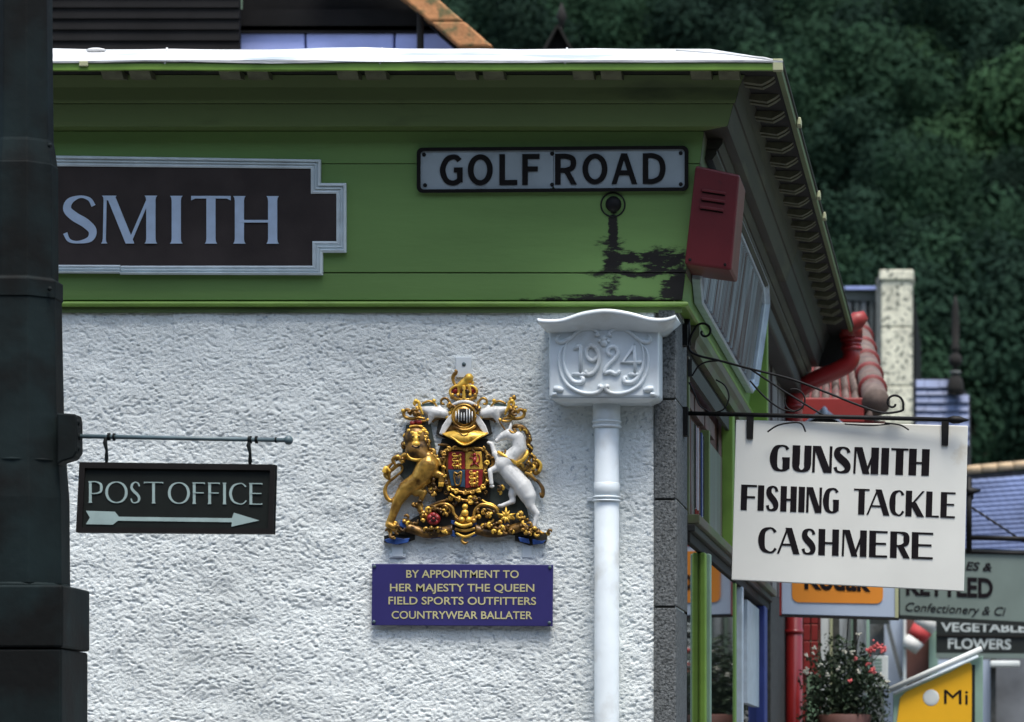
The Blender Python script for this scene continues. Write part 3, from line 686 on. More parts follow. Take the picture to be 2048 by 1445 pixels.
for dch, strokes in DG.items():
    m = M()
    for s_ in strokes:
        qq = cr([q(x, y) for x, y in s_], 1 if dch in '14' else 5)
        m.tube([P(x, y, YF-.0030) for x, y in qq], 4.3*.0014, 8)
        for e in (qq[0], qq[-1]): m.ell(P(e[0], e[1], YF-.0015), 4.0*.0014, 4*.0014, 4.0*.0014, 8, 6)
    obj('numeral', m, 'hopper', body, True)
# pipe: rectangular-ish rounded downpipe
def rpipe(px0, px1, y0, y1, d0, d1, name, bev=.006):
    Yc = 10-d1; a, b = P(px0, 0, Yc).x, P(px1, 0, Yc).x; z0, z1 = P(0, y1, Yc).z, P(0, y0, Yc).z
    m = M(); m.box(a, b, Yc, 10-d0, max(z0, 0), z1); return obj(name, m, 'hopper', hp, bev=bev)
pcx, pcy = P(1213.5, 0, 9.955).x, 9.955
def pring(y0, y1, r0, r1, name='collar'):
    k_ = 9.955/F; m = M(); z0_, z1_ = EYE+(CY-y1)*k_, EYE+(CY-y0)*k_
    m.lathe((pcx, pcy, 0), [(r0, max(z0_, 0)), (r1, max(z0_, 0)+.002), (r1, z1_-.002), (r0, z1_)], 36); return obj(name, m, 'hopper', hp, True)
pp = pring(798, 2800, .033, .0345, 'pipe')
pring(800, 852, .034, .0385); pring(842, 847, .038, .041); pring(851, 857, .038, .041); pring(966, 992, .034, .0365); pring(993, 998, .036, .0405); pring(1000, 1005, .036, .0405)
rpipe(1174, 1188, 995, 1003, .001, .02, 'pipe_ear', .002)
# ================================================================== POST OFFICE finger sign and dark green post
YP = 8.6
post = thing('green_lamp_post', (P(45, 0, 8.9).x, 8.9, 0), 'dark green painted iron post with stepped plinth at the left edge', 'post')
pc = post.location.copy(); kx = F/8.9
def rad(px): return (px-45)/kx
def zz(y): return EYE+(CY-y)/kx
prof = [(rad(132), zz(1172)), (rad(131), zz(1000)), (rad(126), zz(930)), (rad(121), zz(830)), (rad(117), zz(620)), (rad(117), zz(603)), (rad(119), zz(600)), (rad(119), zz(566)), (rad(111), zz(562)), (rad(110), zz(335)), (rad(109), zz(332)), (rad(103.5), zz(290)), (rad(102), zz(284)), (rad(100), zz(60)), (rad(98), zz(-400))]
m = M(); m.lathe((pc.x, pc.y, 0), prof, 8)
rot8 = Matrix.Rotation(R(22.5), 3, 'Z'); m.v = [rot8 @ (v-Vector((pc.x, pc.y, 0)))*1.0+Vector((pc.x, pc.y, 0)) for v in m.v]
m.v = [Vector((pc.x+(v.x-pc.x)*1.08, pc.y+(v.y-pc.y)*1.08, v.z)) for v in m.v]; sh = obj('shaft', m, 'post', post, bev=.003)
for a, b, r_ in ((1176, 1300, 153), (1302, 2890, 150)):
    e = rad(r_); m = M(); m.box(pc.x-e, pc.x+e, pc.y-e, pc.y+e, max(zz(b), 0), zz(a)); obj('plinth_block', m, 'post', post, bev=.006)
for y in (1174, 1301, 925): 
    m = M(); rr = rad(134 if y == 1174 else 124 if y == 925 else 128); m.lathe((pc.x, pc.y, zz(y)), [(rr, -.006), (rr+.006, 0), (rr, .006)], 32)
    if y != 1301: obj('collar', m, 'post', post, True)
for y in (300, 585): 
    m = M(); m.ell((pc.x+rad(112), pc.y-.06, zz(y)), .006, .006, .006); obj('bolt', m, 'post', post, True)
# bracket arm
PB = Pl((0, 8.85, 0), (0, -1, 0))
arm = thing('projecting_arm', P(122, 880, 8.85), 'slender grey green horizontal arm bolted to the dark post', 'arm bracket')
m = M(); m.loft([[PB(x, y, e) for x, y in ((118, 828), (155, 830), (158, 845), (158, 905), (150, 918), (128, 925), (118, 932))] for e in (-.04, .02)]); obj('mounting_plate', m, 'post', arm, bev=.004)
m = M(); m.tube([PB(156, 873), PB(575, 881)], [.0055, .0055], 12); obj('rod', m, 'rod', arm, True)
for x, y, w_ in ((157, 873, 8), (218, 874, 5), (228, 874.5, 4), (500, 880, 7), (513, 880, 5), (552, 880.5, 3)):
    m = M(); m.tube([PB(x-w_/2, y), PB(x+w_/2, y)], .0095 if w_ > 3 else .007, 12); obj('collar', m, 'post', arm, True)
m = M(); m.ell(PB(577, 881), .0115, .0115, .0115, 14, 10); obj('finial', m, 'rod', arm, True)
for y in (846, 898):
    m = M(); m.ell(PB(156, y, .005), .007, .009, .0085, 10, 8); obj('bolt', m, 'post', arm, True)
po = thing('post_office_sign', P(350, 1068, 8.85), 'small black hanging board reading POST OFFICE above a grey arrow pointing right', 'sign')
PO = Pl((P(350, 1000, 8.85)), (.0, -1, .02))
bq = [(160, 925), (551, 930), (547, 1068), (153, 1065)]; bi = [(171, 937), (541, 941.5), (537, 1058), (165, 1055)]
obj('board', strip_on(PO, bq, -.022, .0), 'postoff', po)
m = M(); rings = []
for a, b in zip(bq+[bq[0]], bi+[bi[0]]): rings.append([PO(*a, -.024), PO(*a, .007), PO(*b, .007), PO(*b, -.001)])
m.loft(rings, False); obj('frame', m, 'black', po)
cq = lambda l: [(40+a/2.33, 40+b/2.33) for a, b in l]
word(po, 'POSTOFFICE', cq([(322, 386), (398, 502), (514, 562), (578, 668), (690, 792), (806, 862), (878, 932), (945, 962), (975, 1058), (1070, 1130)]), PO, 1006, 963, 1010, 967, .125, .045, .03, 'poletter', .0005, .001)
ar = [(172, 1022), (230, 1024), (238, 1034), (464, 1037), (468, 1026), (519, 1041.5), (463, 1054), (464, 1045), (236, 1042), (226, 1050), (172, 1049), (180, 1036)]
obj('arrow', strip_on(PO, ar, .0005, .0015), 'poletter', po)
for x, y0_, y1_ in ((213, 878, 924), (500, 884, 929)):
    m = M(); m.tube([PB(x, y0_-6, .0), PB(x-2, y0_+8, .006), PB(x+1, y0_+24, .004), PB(x, y1_-6, .0), PB(x, y1_+3, 0)], [.004, .0055, .0035, .005, .003], 8); obj('hook', m, 'post', po, True)
# ================================================================== appointment plaque
pq = thing('appointment_plaque', WALL(925, 1252), 'navy blue plaque with four lines of pale gold lettering below the gilded arms', 'plaque')
PQ = Pl((0, 9.972, 0), (0, -1, 0))
obj('board', strip_on(PQ, [(744, 1128), (1106, 1130), (1105, 1253), (743, 1251)], -.01, 0), 'navy', pq, bev=.0015)
sc = lambda x: 730+x/5.25
for s_, a, b, ya, yb in (('BY APPOINTMENT TO', 433, 1615, 240, 243), ('HER MAJESTY THE QUEEN', 262, 1778, 383, 387), ('FIELD SPORTS OUTFITTERS', 247, 1797, 520, 525), ('COUNTRYWEAR BALLATER', 280, 1757, 670, 674)):
    text(pq, s_, PQ, sc(a), sc(b), 1110+ya/5.25, 1110+yb/5.25, 15.8, 'plaqueletter', .0002, .0008, bold=.012)
for x, y in ((749, 1133), (1100, 1135), (748, 1244), (1099, 1246)): screw(pq, PQ, x, y, 3.4, .001, 'rod')
# ================================================================== hanging gunsmith sign and wrought iron bracket
YG = 10.22
br = thing('wrought_iron_bracket', (C0, 10.2, EYE+(CY-850)*.0014), 'black wrought iron bracket with scrolls projecting from the granite corner', 'sign bracket')
BR = Pl((0, YG, 0), (0, -1, 0))
def iron(pts, r=2.0, k=6, name='scroll', d=0):
    q_ = cr([(x, y) for x, y in pts], k); m = M(); m.tube([BR(x, y, d) for x, y in q_], r*.00165, 6); return obj(name, m, 'iron', br, True)
m = M(); m.tube([BR(1372, 827), BR(1905, 840)], .0062, 10); obj('bar', m, 'iron', br, True)
m = M(); m.tube([BR(1895, 839.6), BR(1906, 839.8), BR(1918, 840), BR(1938, 840.5)], [.006, .0115, .011, .001], 8); obj('spear_finial', m, 'iron', br, True)
m = M(); m.loft([[(C0-.002, YG+e, EYE+(CY-y)*.00143), (C0+.014, YG+e, EYE+(CY-y)*.00143)] + [(C0+.014, YG+e+.05, EYE+(CY-y)*.00143), (C0-.002, YG+e+.05, EYE+(CY-y)*.00143)] for y, e in ((872, -.02), (815, -.02))]); 
obj('wall_plate', m, 'iron', br)
m = M(); m.tube([BR(1373, 625, -.02), BR(1374, 690, -.02)], [.008, .011], 8); obj('upper_plate', m, 'iron', br, True)
m = M(); m.box(C0-.003, C0+.013, YG-.02, YG+.03, EYE+(CY-692)*.00143, EYE+(CY-650)*.00143); obj('upper_plate', m, 'iron', br)
iron([(1376, 690)]+[(1384, 668)]+spiral(1408, 664, 20, 4, 190, 560, 12)); 
iron([(1376, 675), (1379, 700), (1398, 712), (1440, 722), (1500, 738), (1580, 758), (1650, 784), (1720, 812), (1765, 826)]+spiral(1787, 807, 23, 4, 75, -340, 14)[1:])
iron([(1384, 752), (1398, 732), (1415, 724), (1436, 722)], 1.5)
iron([(1378, 765), (1390, 790), (1400, 812), (1420, 825)], 1.3); iron([(1432, 760), (1450, 772), (1458, 795), (1448, 818), (1430, 826)], 1.4)
iron([(1500, 738), (1570, 784), (1648, 832)], 1.7); iron([(1500, 762), (1530, 795), (1562, 818), (1590, 824)], 1.6)
iron(spiral(1588, 802, 24, 18, 250, 560, 12), 1.4)
iron([(1536, 866), (1560, 852), (1600, 848), (1612, 866)], 1.5, d=.026); iron([(1690, 850), (1740, 853), (1780, 850)], 1.3, d=.022); iron([(1770, 848), (1800, 852), (1818, 862)], 1.4, d=.024)
gs = thing('hanging_gunsmith_board', BR(1700, 1183), 'large white hanging board lettered GUNSMITH FISHING TACKLE CASHMERE in black', 'sign')
GP = Pl(P(1470, 1000, YG), (.05, -1, 0))
bq = [(1472, 840), (1936, 852), (1928, 1183), (1463, 1160)]
obj('board', strip_on(GP, bq, -.018, 0), 'board', gs, bev=.002)
cf = lambda l, s, ox: [(ox+a/s, ox+b/s) for a, b in l]
word(gs, 'GUNSMITH', cf([(105, 335), (362, 578), (592, 815), (830, 1032), (1060, 1345), (1370, 1465), (1485, 1680), (1688, 1922)], 5.689, 1520), GP, 942.5, 889.5, 952, 899, .29, .075, 0, 'blackletter', .0003, .0008, .035)
word(gs, 'FISHING', cf([(140, 415), (430, 548), (575, 800), (830, 1112), (1135, 1262), (1280, 1550), (1568, 1850)], 8.715, 1465), GP, 1020.5, 969.5, 1027.5, 977, .245, .08, 0, 'blackletter', .0003, .0008, .03)
word(gs, 'TACKLE', cf([(145, 418), (372, 775), (765, 1032), (1050, 1375), (1405, 1635), (1660, 1915)], 8.715, 1690), GP, 1029, 977.5, 1036.5, 985.5, .245, .065, 0, 'blackletter', .0003, .0008, .03)
word(gs, 'CASHMERE', cf([(85, 290), (290, 535), (552, 708), (735, 955), (988, 1255), (1282, 1478), (1508, 1722), (1740, 1970)], 5.389, 1500), GP, 1106, 1054, 1119, 1066, .255, .075, 0, 'blackletter', .0003, .0008, .02)
for x0_, x1_, y0_, y1_ in ((1493, 1508, 829, 879), (1883, 1898, 840, 892)):
    m = M(); m.loft([[GP(x, y, e) for x, y in ((x0_, y0_), (x1_, y0_), (x1_-2, y1_), (x0_, y1_-1))] for e in (.0005, .006)]); obj('strap', m, 'iron', gs)
# ================================================================== ROYAL ARMS, gilded relief
arms = thing('coat_of_arms', WALL(928, 1088), 'gilded coat of arms with golden lion, white unicorn and quartered shield on the harled wall', 'coat of arms')
U = .0014
def gt(name, pts, r, d, mt='gold', parent=arms, k=5, n=8):   # tube through picture points (x, y), radius in px, depth d
    rr = r if hasattr(r, '__len__') else [r]*len(pts); dd = d if hasattr(d, '__len__') else [d]*len(pts)
    q_ = cr([(x, y, a, b) for (x, y), a, b in zip(pts, rr, dd)], k)
    m = M(); m.tube([G(x, y, b) for x, y, a, b in q_], [max(a, .25)*U for x, y, a, b in q_], n)
    return obj(name, m, mt, parent, True)
def ge(m, x, y, d, rx, ry=None, rz=None): m.ell(G(x, y, d), rx*U, (ry or rx)*U, (rz or rx)*U, 16, 10); return m
def cap(m, x0, y0, r0, x1, y1, r1, d0=.03, d1=None):         # tapered limb with rounded ends
    d1 = d0 if d1 is None else d1
    m.tube([G(x0, y0, d0), G(x1, y1, d1)], [r0*U, r1*U], 18); ge(m, x0, y0, d0, r0); ge(m, x1, y1, d1, r1)
def plate(name, pts, d0, d1, mt, parent=arms, bev=.001):
    m = M(); m.loft([[G(x, y, d) for x, y in pts] for d in (d0, d1)]); return obj(name, m, mt, parent, bev=bev)
a5 = lambda x, y: (740+x/3.36, 690+y/3.36)
# dark backing silhouette pieces
plate('backing_plate', [(884, 878), (975, 878), (990, 900), (984, 960), (978, 1005), (1010, 1030), (1075, 1058), (1060, 1074), (960, 1066), (930, 1078), (900, 1066), (800, 1070), (790, 1055), (850, 1025), (872, 1005), (862, 960), (872, 920)], .010, .020, 'backing')
plate('backing_plate', [(812, 850), (860, 842), (872, 900), (868, 960), (820, 975), (800, 950), (805, 900)], .010, .018, 'darkteal')
plate('backing_plate', [(880, 826), (975, 826), (985, 868), (960, 880), (895, 880), (872, 868)], .010, .018, 'backing')
plate('backing_plate', [(975, 955), (1050, 1000), (1060, 1045), (1000, 1035), (975, 1000)], .010, .016, 'darkteal')
# fixing straps
for (x0_, y0_, x1_, y1_) in ((911, 714, 943, 756), (784, 1084, 806, 1114), (1044, 1086, 1064, 1116)):
    o = plate('fixing_strap', [(x0_, y0_), (x1_, y0_), (x1_, y1_), (x0_, y1_)], .004, .013, 'hopper', bev=.002)
plate('strap_foot', [(779, 1108), (811, 1108), (811, 1116), (779, 1116)], .002, .011, 'hopper', bev=.002)
plate('strap_foot', [(1040, 1110), (1070, 1110), (1070, 1118), (1040, 1118)], .002, .011, 'hopper', bev=.002)
m = M(); m.lathe(G(928, 729, .012), [(4*U, -.001), (4*U, .003), (1*U, .004)], 10, 'y'); obj('screw', m, 'rod', arms, True)
# crest: crowned lion on crown
m = M(); cap(m, 921, 772, 8, 935, 760, 8, .03); cap(m, 935, 758, 8, 938, 756, 9, .034); cap(m, 918, 776, 4, 918, 788, 3, .032); cap(m, 938, 772, 4, 941, 788, 3, .034); cap(m, 926, 774, 4, 928, 786, 3, .03); ge(m, 945, 766, .03, 4)
fused('crest_lion', m, 'gold2', arms, .0016)
gt('crest_tail', [(914, 774), (908, 766), (906, 754), (912, 745), (910, 740)], [3, 3, 4, 4, 2], .025)
m = M(); ge(m, 911, 782, .022, 9, 9, 7); ge(m, 944, 782, .022, 9, 9, 7); ge(m, 927, 780, .024, 10, 9, 9); obj('crown_cap', m, 'crestred', arms, True)
cb = gt('crown_band', [(903, 795), (915, 799), (928, 801), (940, 799), (951, 795)], 4, [.02, .032, .036, .032, .02], 'gold')
gt('crown_arch', [(903, 794), (900, 782), (910, 773), (924, 772)], 2.6, .034, 'gold2'); gt('crown_arch', [(951, 794), (954, 782), (946, 773), (932, 772)], 2.6, .034, 'gold2'); gt('crown_arch', [(928, 799), (928, 785), (928, 772)], 4, .037, 'gold2')
for x in (905, 916, 928, 940, 950):
    m = M(); ge(m, x, 790, .038, 3.2); obj('crown_jewel', m, 'gold2', arms, True)
gt('wreath', [(896, 822), (905, 812), (917, 806), (928, 804), (940, 806), (951, 812), (958, 820)], 4.2, [.02, .03, .036, .038, .036, .03, .02], 'crestwhite')
gt('wreath_shadow_band', [(893, 828), (904, 818), (917, 812), (928, 810), (940, 812), (952, 818)], 2.2, .026, 'teal')
# helm
plate('helm_neck', [(898, 826), (958, 826), (966, 872), (890, 872)], .018, .030, 'goldbrown', bev=.004)
m = M(); ge(m, 927, 833, .03, 25, 18, 26); helm = obj('helm', m, 'gold', arms, True)
m = M(); ge(m, 928, 833, .037, 19, 15, 20); obj('visor', m, 'shaft', helm, True)
for i in range(7):
    x = 912+i*5.4; k_ = math.sqrt(max(0, 1-((x-928)/19.5)**2)); gt('visor_bar', [(x, 833-17*k_), (x, 833), (x, 833+14*k_)], 1.15, [.048, .058*1, .048], 'crestwhite', helm)
gt('helm_rim', [(x, y) for x, y in [(928+23*math.cos(R(a)), 833+23*math.sin(R(a))) for a in range(0, 361, 30)]], 2.4, .046, 'gold', helm)
gt('helm_collar', [(908, 853), (918, 859), (928, 861), (940, 859), (950, 852)], 3.5, [.04, .048, .05, .048, .04], 'gold')
# gorget, curved shell with point
m = M(); n_ = 12; rings = []
for i in range(n_+1):
    f = i/n_*2-1; x = 930+46*f; top = 860+6*f*f*1.2; bot = 868+21*(1-abs(f))**.8
    dd = .034+.018*math.cos(f*1.5)
    rings.append([G(x, top, dd-.006), G(x, (top+bot)/2, dd+.004), G(x, bot, dd+.006), G(x, bot, dd-.012), G(x, top, dd-.02)])
m.loft(rings); gor = obj('gorget', m, 'gold2', arms, True)
gt('gorget_edge', [(886, 868), (905, 876), (918, 886), (929, 890), (942, 886), (956, 876), (975, 866)], 1.8, [.036, .050, .056, .058, .056, .050, .036], 'gold2', gor)
gt('gorget_vein', [(915, 862), (928, 872), (942, 862)], .9, .055, 'goldbrown', gor)
# mantling
for sx in (1, -1):
    mx = (lambda x: x) if sx == 1 else (lambda x: 2*928-x)
    plate('mantling_strip', [(mx(906), 826), (mx(911), 834), (mx(900), 852), (mx(886), 872), (mx(878), 868), (mx(884), 852), (mx(896), 834)], .02, .034, 'crestwhite', bev=.003)
    m = M(); cap(m, mx(842), 818, 5, mx(866), 824, 12, .022); cap(m, mx(866), 824, 12, mx(890), 828, 10, .024); cap(m, mx(864), 830, 9, mx(858), 848, 2.5, .026); cap(m, mx(880), 814, 5, mx(888), 826, 6, .022)
    fused('mantling_leaf', m, 'crestwhite', arms, .002)
    m = M(); cap(m, mx(845), 812, 4, mx(864), 810, 5, .018); cap(m, mx(878), 808, 4, mx(884), 820, 4, .02); fused('mantling_lining', m, 'teal', arms, .002)
    gt('mantling_scroll', [(mx(x), y) for x, y in [(850, 838), (838, 836), (826, 838)]+spiral(816, 826, 11, 3, 90, 380, 8)], [2, 3, 3.5]+[3.4]*9, .026, 'gold')
    gt('mantling_scroll', [(mx(x), y) for x, y in [(846, 830), (842, 820), (838, 812)]+spiral(832, 808, 7, 2, 20, -250, 6)], [2, 3]+[3.2]*8, .028, 'gold2')
    gt('mantling_scroll', [(mx(x), y) for x, y in [(844, 808), (856, 803), (868, 806), (874, 814), (880, 820)]], [2, 2.4, 2.2, 2, 1.6], .026, 'gold')
    gt('mantling_scroll', [(mx(x), y) for x, y in [(898, 818), (900, 806)]+spiral(888, 805, 10, 3, -10, -290, 8)], 2.5, .028, 'gold')
    gt('mantling_scroll', [(mx(x), y) for x, y in [(896, 824), (888, 836), (876, 838), (866, 842)]+spiral(868, 838, 6, 2, 90, 300, 5)], [2.5]*10, .026, 'goldbrown')
    gt('mantling_scroll', [(mx(x), y) for x, y in [(852, 842), (840, 843), (832, 838), (836, 830), (842, 834)]], 2.4, .026, 'gold')
    for (x, y, r_) in ((806, 822, 4), (832, 803, 5), (834, 816, 3.5), (868, 802, 4), (900, 826, 4), (893, 834, 4), (856, 840, 3.5)):
        m = M(); ge(m, mx(x), y, .028, r_); obj('mantling_knob', m, 'gold2', arms, True)
for (x, y) in ((1022, 800), (1028, 796)): 
    m = M(); ge(m, x, y, .026, 4.5, 4, 6); obj('mantling_knob', m, 'gold', arms, True)
# ---- lion
m = M()
cap(m, 856, 932, 23, 842, 956, 20, .032); cap(m, 842, 958, 19, 812, 978, 16, .03); cap(m, 812, 978, 16, 796, 1002, 11, .03); cap(m, 796, 1002, 11, 786, 1030, 8, .03); cap(m, 786, 1030, 8, 778, 1050, 8, .03); cap(m, 778, 1050, 7, 792, 1058, 6, .034)
cap(m, 862, 945, 10, 884, 952, 7, .034); cap(m, 884, 952, 6, 882, 968, 6, .038)
cap(m, 856, 915, 13, 862, 930, 12, .036)
cap(m, 832, 985, 9, 848, 985, 7, .03); cap(m, 848, 985, 6, 838, 1010, 5, .032); cap(m, 838, 1010, 5, 842, 1020, 5, .034)
lion = fused('lion', m, 'gold', arms, .0018, label='golden crowned lion supporter on the left of the shield')
m = M(); ge(m, 832, 880, .03, 26, 16, 27); ge(m, 834, 898, .036, 24, 14, 22); cap(m, 830, 902, 20, 858, 922, 14, .034); fused('mane', m, 'goldbrown', lion, .002)
rnd = random.Random(5)
for i in range(95):
    a = rnd.uniform(0, 2*math.pi); r_ = rnd.uniform(12, 27); x = 834+r_*math.cos(a)*.95; y = 888+r_*math.sin(a)*1.15
    if abs(x-832) < 12 and 868 < y < 898: continue
    d_ = .046-.0006*r_+rnd.uniform(0, .004); b_a = math.atan2(y-884, x-832)+rnd.uniform(-.5, .9)
    gt('mane_curl', [(x, y), (x+4*math.cos(b_a), y+4*math.sin(b_a)), (x+7*math.cos(b_a+.7), y+7*math.sin(b_a+.7)), (x+7*math.cos(b_a+1.3), y+9*math.sin(b_a+1.3))], [2, 3.1, 2.6, .8], d_, rnd.choice(['gold', 'gold2', 'gold2', 'goldbrown']), lion, 3, 6)
m = M(); ge(m, 832, 876, .042, 13, 8, 14); ge(m, 832, 889, .05, 9, 7, 7); ge(m, 825, 866, .046, 5, 4, 4); ge(m, 839, 866, .046, 5, 4, 4); ge(m, 818, 862, .038, 4.5); ge(m, 846, 862, .038, 4.5); ge(m, 832, 880, .052, 4, 4, 7)
face = fused('face', m, 'gold2', lion, .0015, 2)
for x in (826, 838):
    m = M(); ge(m, x, 874, .0525, 2.4, 2, 1.8); obj('eye', m, 'shaft', face, True)
gt('mouth', [(824, 892), (832, 896), (840, 892)], 1.6, .059, 'shaft', face)
m = M(); ge(m, 825, 847, .03, 6, 5, 5); ge(m, 838, 845, .03, 6, 5, 5); ge(m, 832, 843, .03, 4); obj('lion_crown', m, 'crestred', lion, True)
gt('lion_crown_band', [(819, 854), (832, 852), (846, 854)], 2.2, .04, 'gold2', lion)
gt('collar_curl', [(814, 908), (822, 918), (836, 920), (852, 914)], [1.5, 3, 3, 1.5], .052, 'gold2', lion)
gt('collar_curl', [(812, 902), (826, 910), (842, 909)], [1.5, 2.4, 1.5], .050, 'gold', lion)
gt('tail', [(794, 992), (782, 1002), (773, 994), (770, 980), (776, 966), (790, 955), (802, 944), (806, 936)], [3.5, 4, 4.5, 4, 3, 2.6, 2.2, 1.6], .024, 'gold', lion)
gt('tail_curl', [(806, 936), (798, 930), (786, 938), (778, 946), (778, 958), (770, 950), (776, 936), (786, 926)], [2, 3.5, 4, 4, 3, 4, 4, 2], .026, 'gold', lion)
for p_ in ([(792, 932), (786, 920), (796, 914), (804, 922)], [(808, 926), (804, 914), (814, 910), (818, 920)], [(780, 944), (772, 936), (768, 946)], [(846, 920), (858, 908), (870, 914), (872, 926), (862, 930)], [(862, 920), (876, 920), (880, 932)], [(858, 898), (868, 902), (866, 912)]):
    gt('mane_lock', p_, [2, 4.2, 4.5, 3, 2][:len(p_)], .038, rnd.choice(['gold', 'gold2']), lion)
for i in range(3): gt('toe', [(879+i*3.4, 966), (878+i*3.6, 974)], [2, 1.2], .044, 'gold2', lion)
# ---- unicorn
m = M()
cap(m, 996, 880, 5, 1006, 873, 8.5, .036); cap(m, 1006, 873, 8.5, 1017, 869, 11, .036); ge(m, 994, 882, .037, 5)
cap(m, 1018, 870, 11, 1036, 876, 14, .034); cap(m, 1038, 880, 14, 1040, 900, 15, .034); cap(m, 1040, 900, 15, 1020, 918, 17, .034); cap(m, 1020, 918, 18, 1008, 930, 19, .034)
cap(m, 1008, 930, 17, 1024, 950, 19, .034); cap(m, 1024, 950, 19, 1046, 974, 18, .034); cap(m, 1046, 974, 19, 1056, 992, 17, .034)
cap(m, 1056, 992, 16, 1060, 1010, 10, .036); cap(m, 1060, 1010, 9, 1074, 1028, 6, .036); cap(m, 1074, 1028, 5.5, 1069, 1052, 4.5, .036)
cap(m, 1000, 935, 9, 981, 942, 6, .04); cap(m, 980, 943, 5, 983, 968, 4.3, .044)
cap(m, 1000, 922, 9, 990, 908, 7, .034); cap(m, 990, 908, 6, 983, 888, 4.5, .034); cap(m, 983, 888, 4, 977, 886, 4, .034)
cap(m, 1030, 972, 10, 1024, 990, 8, .03); cap(m, 1024, 990, 7, 1026, 1003, 6, .03); cap(m, 1026, 1003, 5, 1004, 1012, 4.5, .032)
uni = fused('unicorn', m, 'crestwhite', arms, .0018, 12, label='white rearing unicorn supporter with gold mane and chain')
gt('ear', [(1019, 862), (1021, 853), (1022, 846)], [4, 3.2, .6], .036, 'crestwhite', uni)
gt('horn', [(1011, 861), (1003, 850), (996, 838)], [1.9, 1.4, .6], .036, 'goldbrown', uni)
m = M(); ge(m, 1009, 870, .046, 1.8); obj('eye', m, 'shaft', uni, True)
m = M(); ge(m, 992, 882, .041, 1.4); obj('nostril', m, 'shaft', uni, True)
gt('mane', [(1024, 858), (1030, 853), (1042, 854), (1052, 862), (1058, 876), (1056, 890), (1062, 896), (1058, 912)], [3, 4.5, 5, 5, 5.5, 5, 5, 3], .034, 'goldbrown', uni)
for i in range(16):
    t_ = i/15; x, y = [(1027, 860), (1036, 854), (1048, 859), (1056, 874), (1057, 890), (1060, 908)][min(int(t_*5.99), 5)]
    gt('mane_curl', [(x+rnd.uniform(-3, 3), y+rnd.uniform(-3, 3)), (x+4, y+rnd.uniform(0, 6)), (x+rnd.uniform(2, 8), y+9)], [1.5, 2.4, 1], .044, rnd.choice(['gold', 'goldbrown', 'gold2']), uni, 3, 6)
gt('forelock', [(1018, 860), (1024, 866), (1030, 866), (1028, 860)], [2, 3.4, 3, 1.6], .046, 'gold', uni)
gt('collar', [(996, 904), (1008, 912), (1022, 920), (1034, 928)], [3, 4, 4.6, 3.4], [.044, .052, .052, .046], 'gold2', uni)
gt('collar', [(1034, 926), (1046, 920), (1054, 908), (1054, 900)], [3, 4, 4, 2], [.046, .05, .046, .04], 'gold2', uni)
for x, y in ((1004, 903), (1010, 900), (1018, 910), (1028, 914)): gt('collar_point', [(x, y+8), (x+1, y)], [2.4, 1.6], .05, 'goldbrown', uni)
gt('chain', [(1036, 930), (1044, 940), (1056, 936), (1066, 928), (1076, 926), (1080, 938), (1072, 948), (1066, 940)], [2.5, 3.5, 4, 4, 4.6, 4.6, 4, 3], .030, 'gold', uni)
gt('chain', [(1044, 938), (1054, 948), (1066, 956), (1078, 966), (1086, 980), (1084, 994), (1080, 986)], [2, 2.6, 2.6, 3.2, 4, 3.8, 2], .026, 'goldbrown', uni)
for p_ in ([(1056, 920), (1066, 912), (1072, 922), (1064, 930)], [(1030, 934), (1040, 928), (1048, 934)], [(1064, 920), (1076, 922), (1082, 932), (1078, 944)], [(1050, 945), (1060, 950), (1072, 962)]): gt('tail_curl', p_, 3.2, .036, rnd.choice(['gold2', 'gold']), uni)
for x, y in ((1069, 1057), (984, 973), (1000, 1012)):
    m = M(); ge(m, x, y, .040, 5, 5, 3.6); obj('hoof', m, 'gold2' if y > 1050 else 'crestwhite', uni, True)
# ---- shield
shp = [(894, 902), (968, 902), (972, 940), (969, 962), (958, 978), (940, 988), (930, 992), (914, 984), (900, 976), (893, 955), (891, 930)]
shield = plate('shield', shp, .020, .034, 'goldbrown', bev=.003)
Q = [('crestred', [(897, 904), (930, 904), (930, 939), (896, 939)]), ('gold2', [(931, 904), (963, 904), (966, 939), (931, 939)]), ('shieldblue', [(896, 940), (930, 940), (930, 975), (903, 972)]), ('crestred', [(931, 940), (966, 940), (964, 972), (931, 977)])]
for mt_, pts in Q: plate('quarter', pts, .0335, .0375, mt_, shield, .001)
def small_lion(x, y, s_, mt_):
    m = M(); cap(m, x-6*s_, y, 2.3*s_, x+5*s_, y-.5*s_, 2.4*s_, .0385); ge(m, x+7*s_, y-3*s_, .040, 2.7*s_)
    for dx in (-6, -2.5, 3, 7): cap(m, x+dx*s_, y+1*s_, 1.2*s_, x+(dx+1.3)*s_, y+5*s_, 1*s_, .0385)
    m.tube([G(a, b, .0385) for a, b in cr([(x-7*s_, y), (x-10*s_, y-3*s_), (x-7*s_, y-6*s_), (x-3*s_, y-5*s_)], 4)], 1*s_*U, 6)
    obj('lion_charge', m, mt_, shield, True)
for y in (913, 923, 933): small_lion(914, y, .95, 'gold2')
for y in (948, 958, 968): small_lion(948, y, .95, 'gold2')
m = M(); cap(m, 948, 927, 3.2, 950, 916, 3.6, .0395); ge(m, 949, 910, .041, 3.6); cap(m, 950, 926, 2, 957, 933, 1.5, .0395); cap(m, 946, 928, 2, 941, 932, 1.5, .0395); cap(m, 948, 918, 1.8, 940, 916, 1.4, .0395); cap(m, 951, 915, 1.8, 943, 910, 1.3, .0395)
m.tube([G(a, b, .0395) for a, b in cr([(951, 927), (958, 924), (959, 914), (955, 909)], 4)], 1.3*U, 6); obj('lion_charge', m, 'crestred', shield, True)
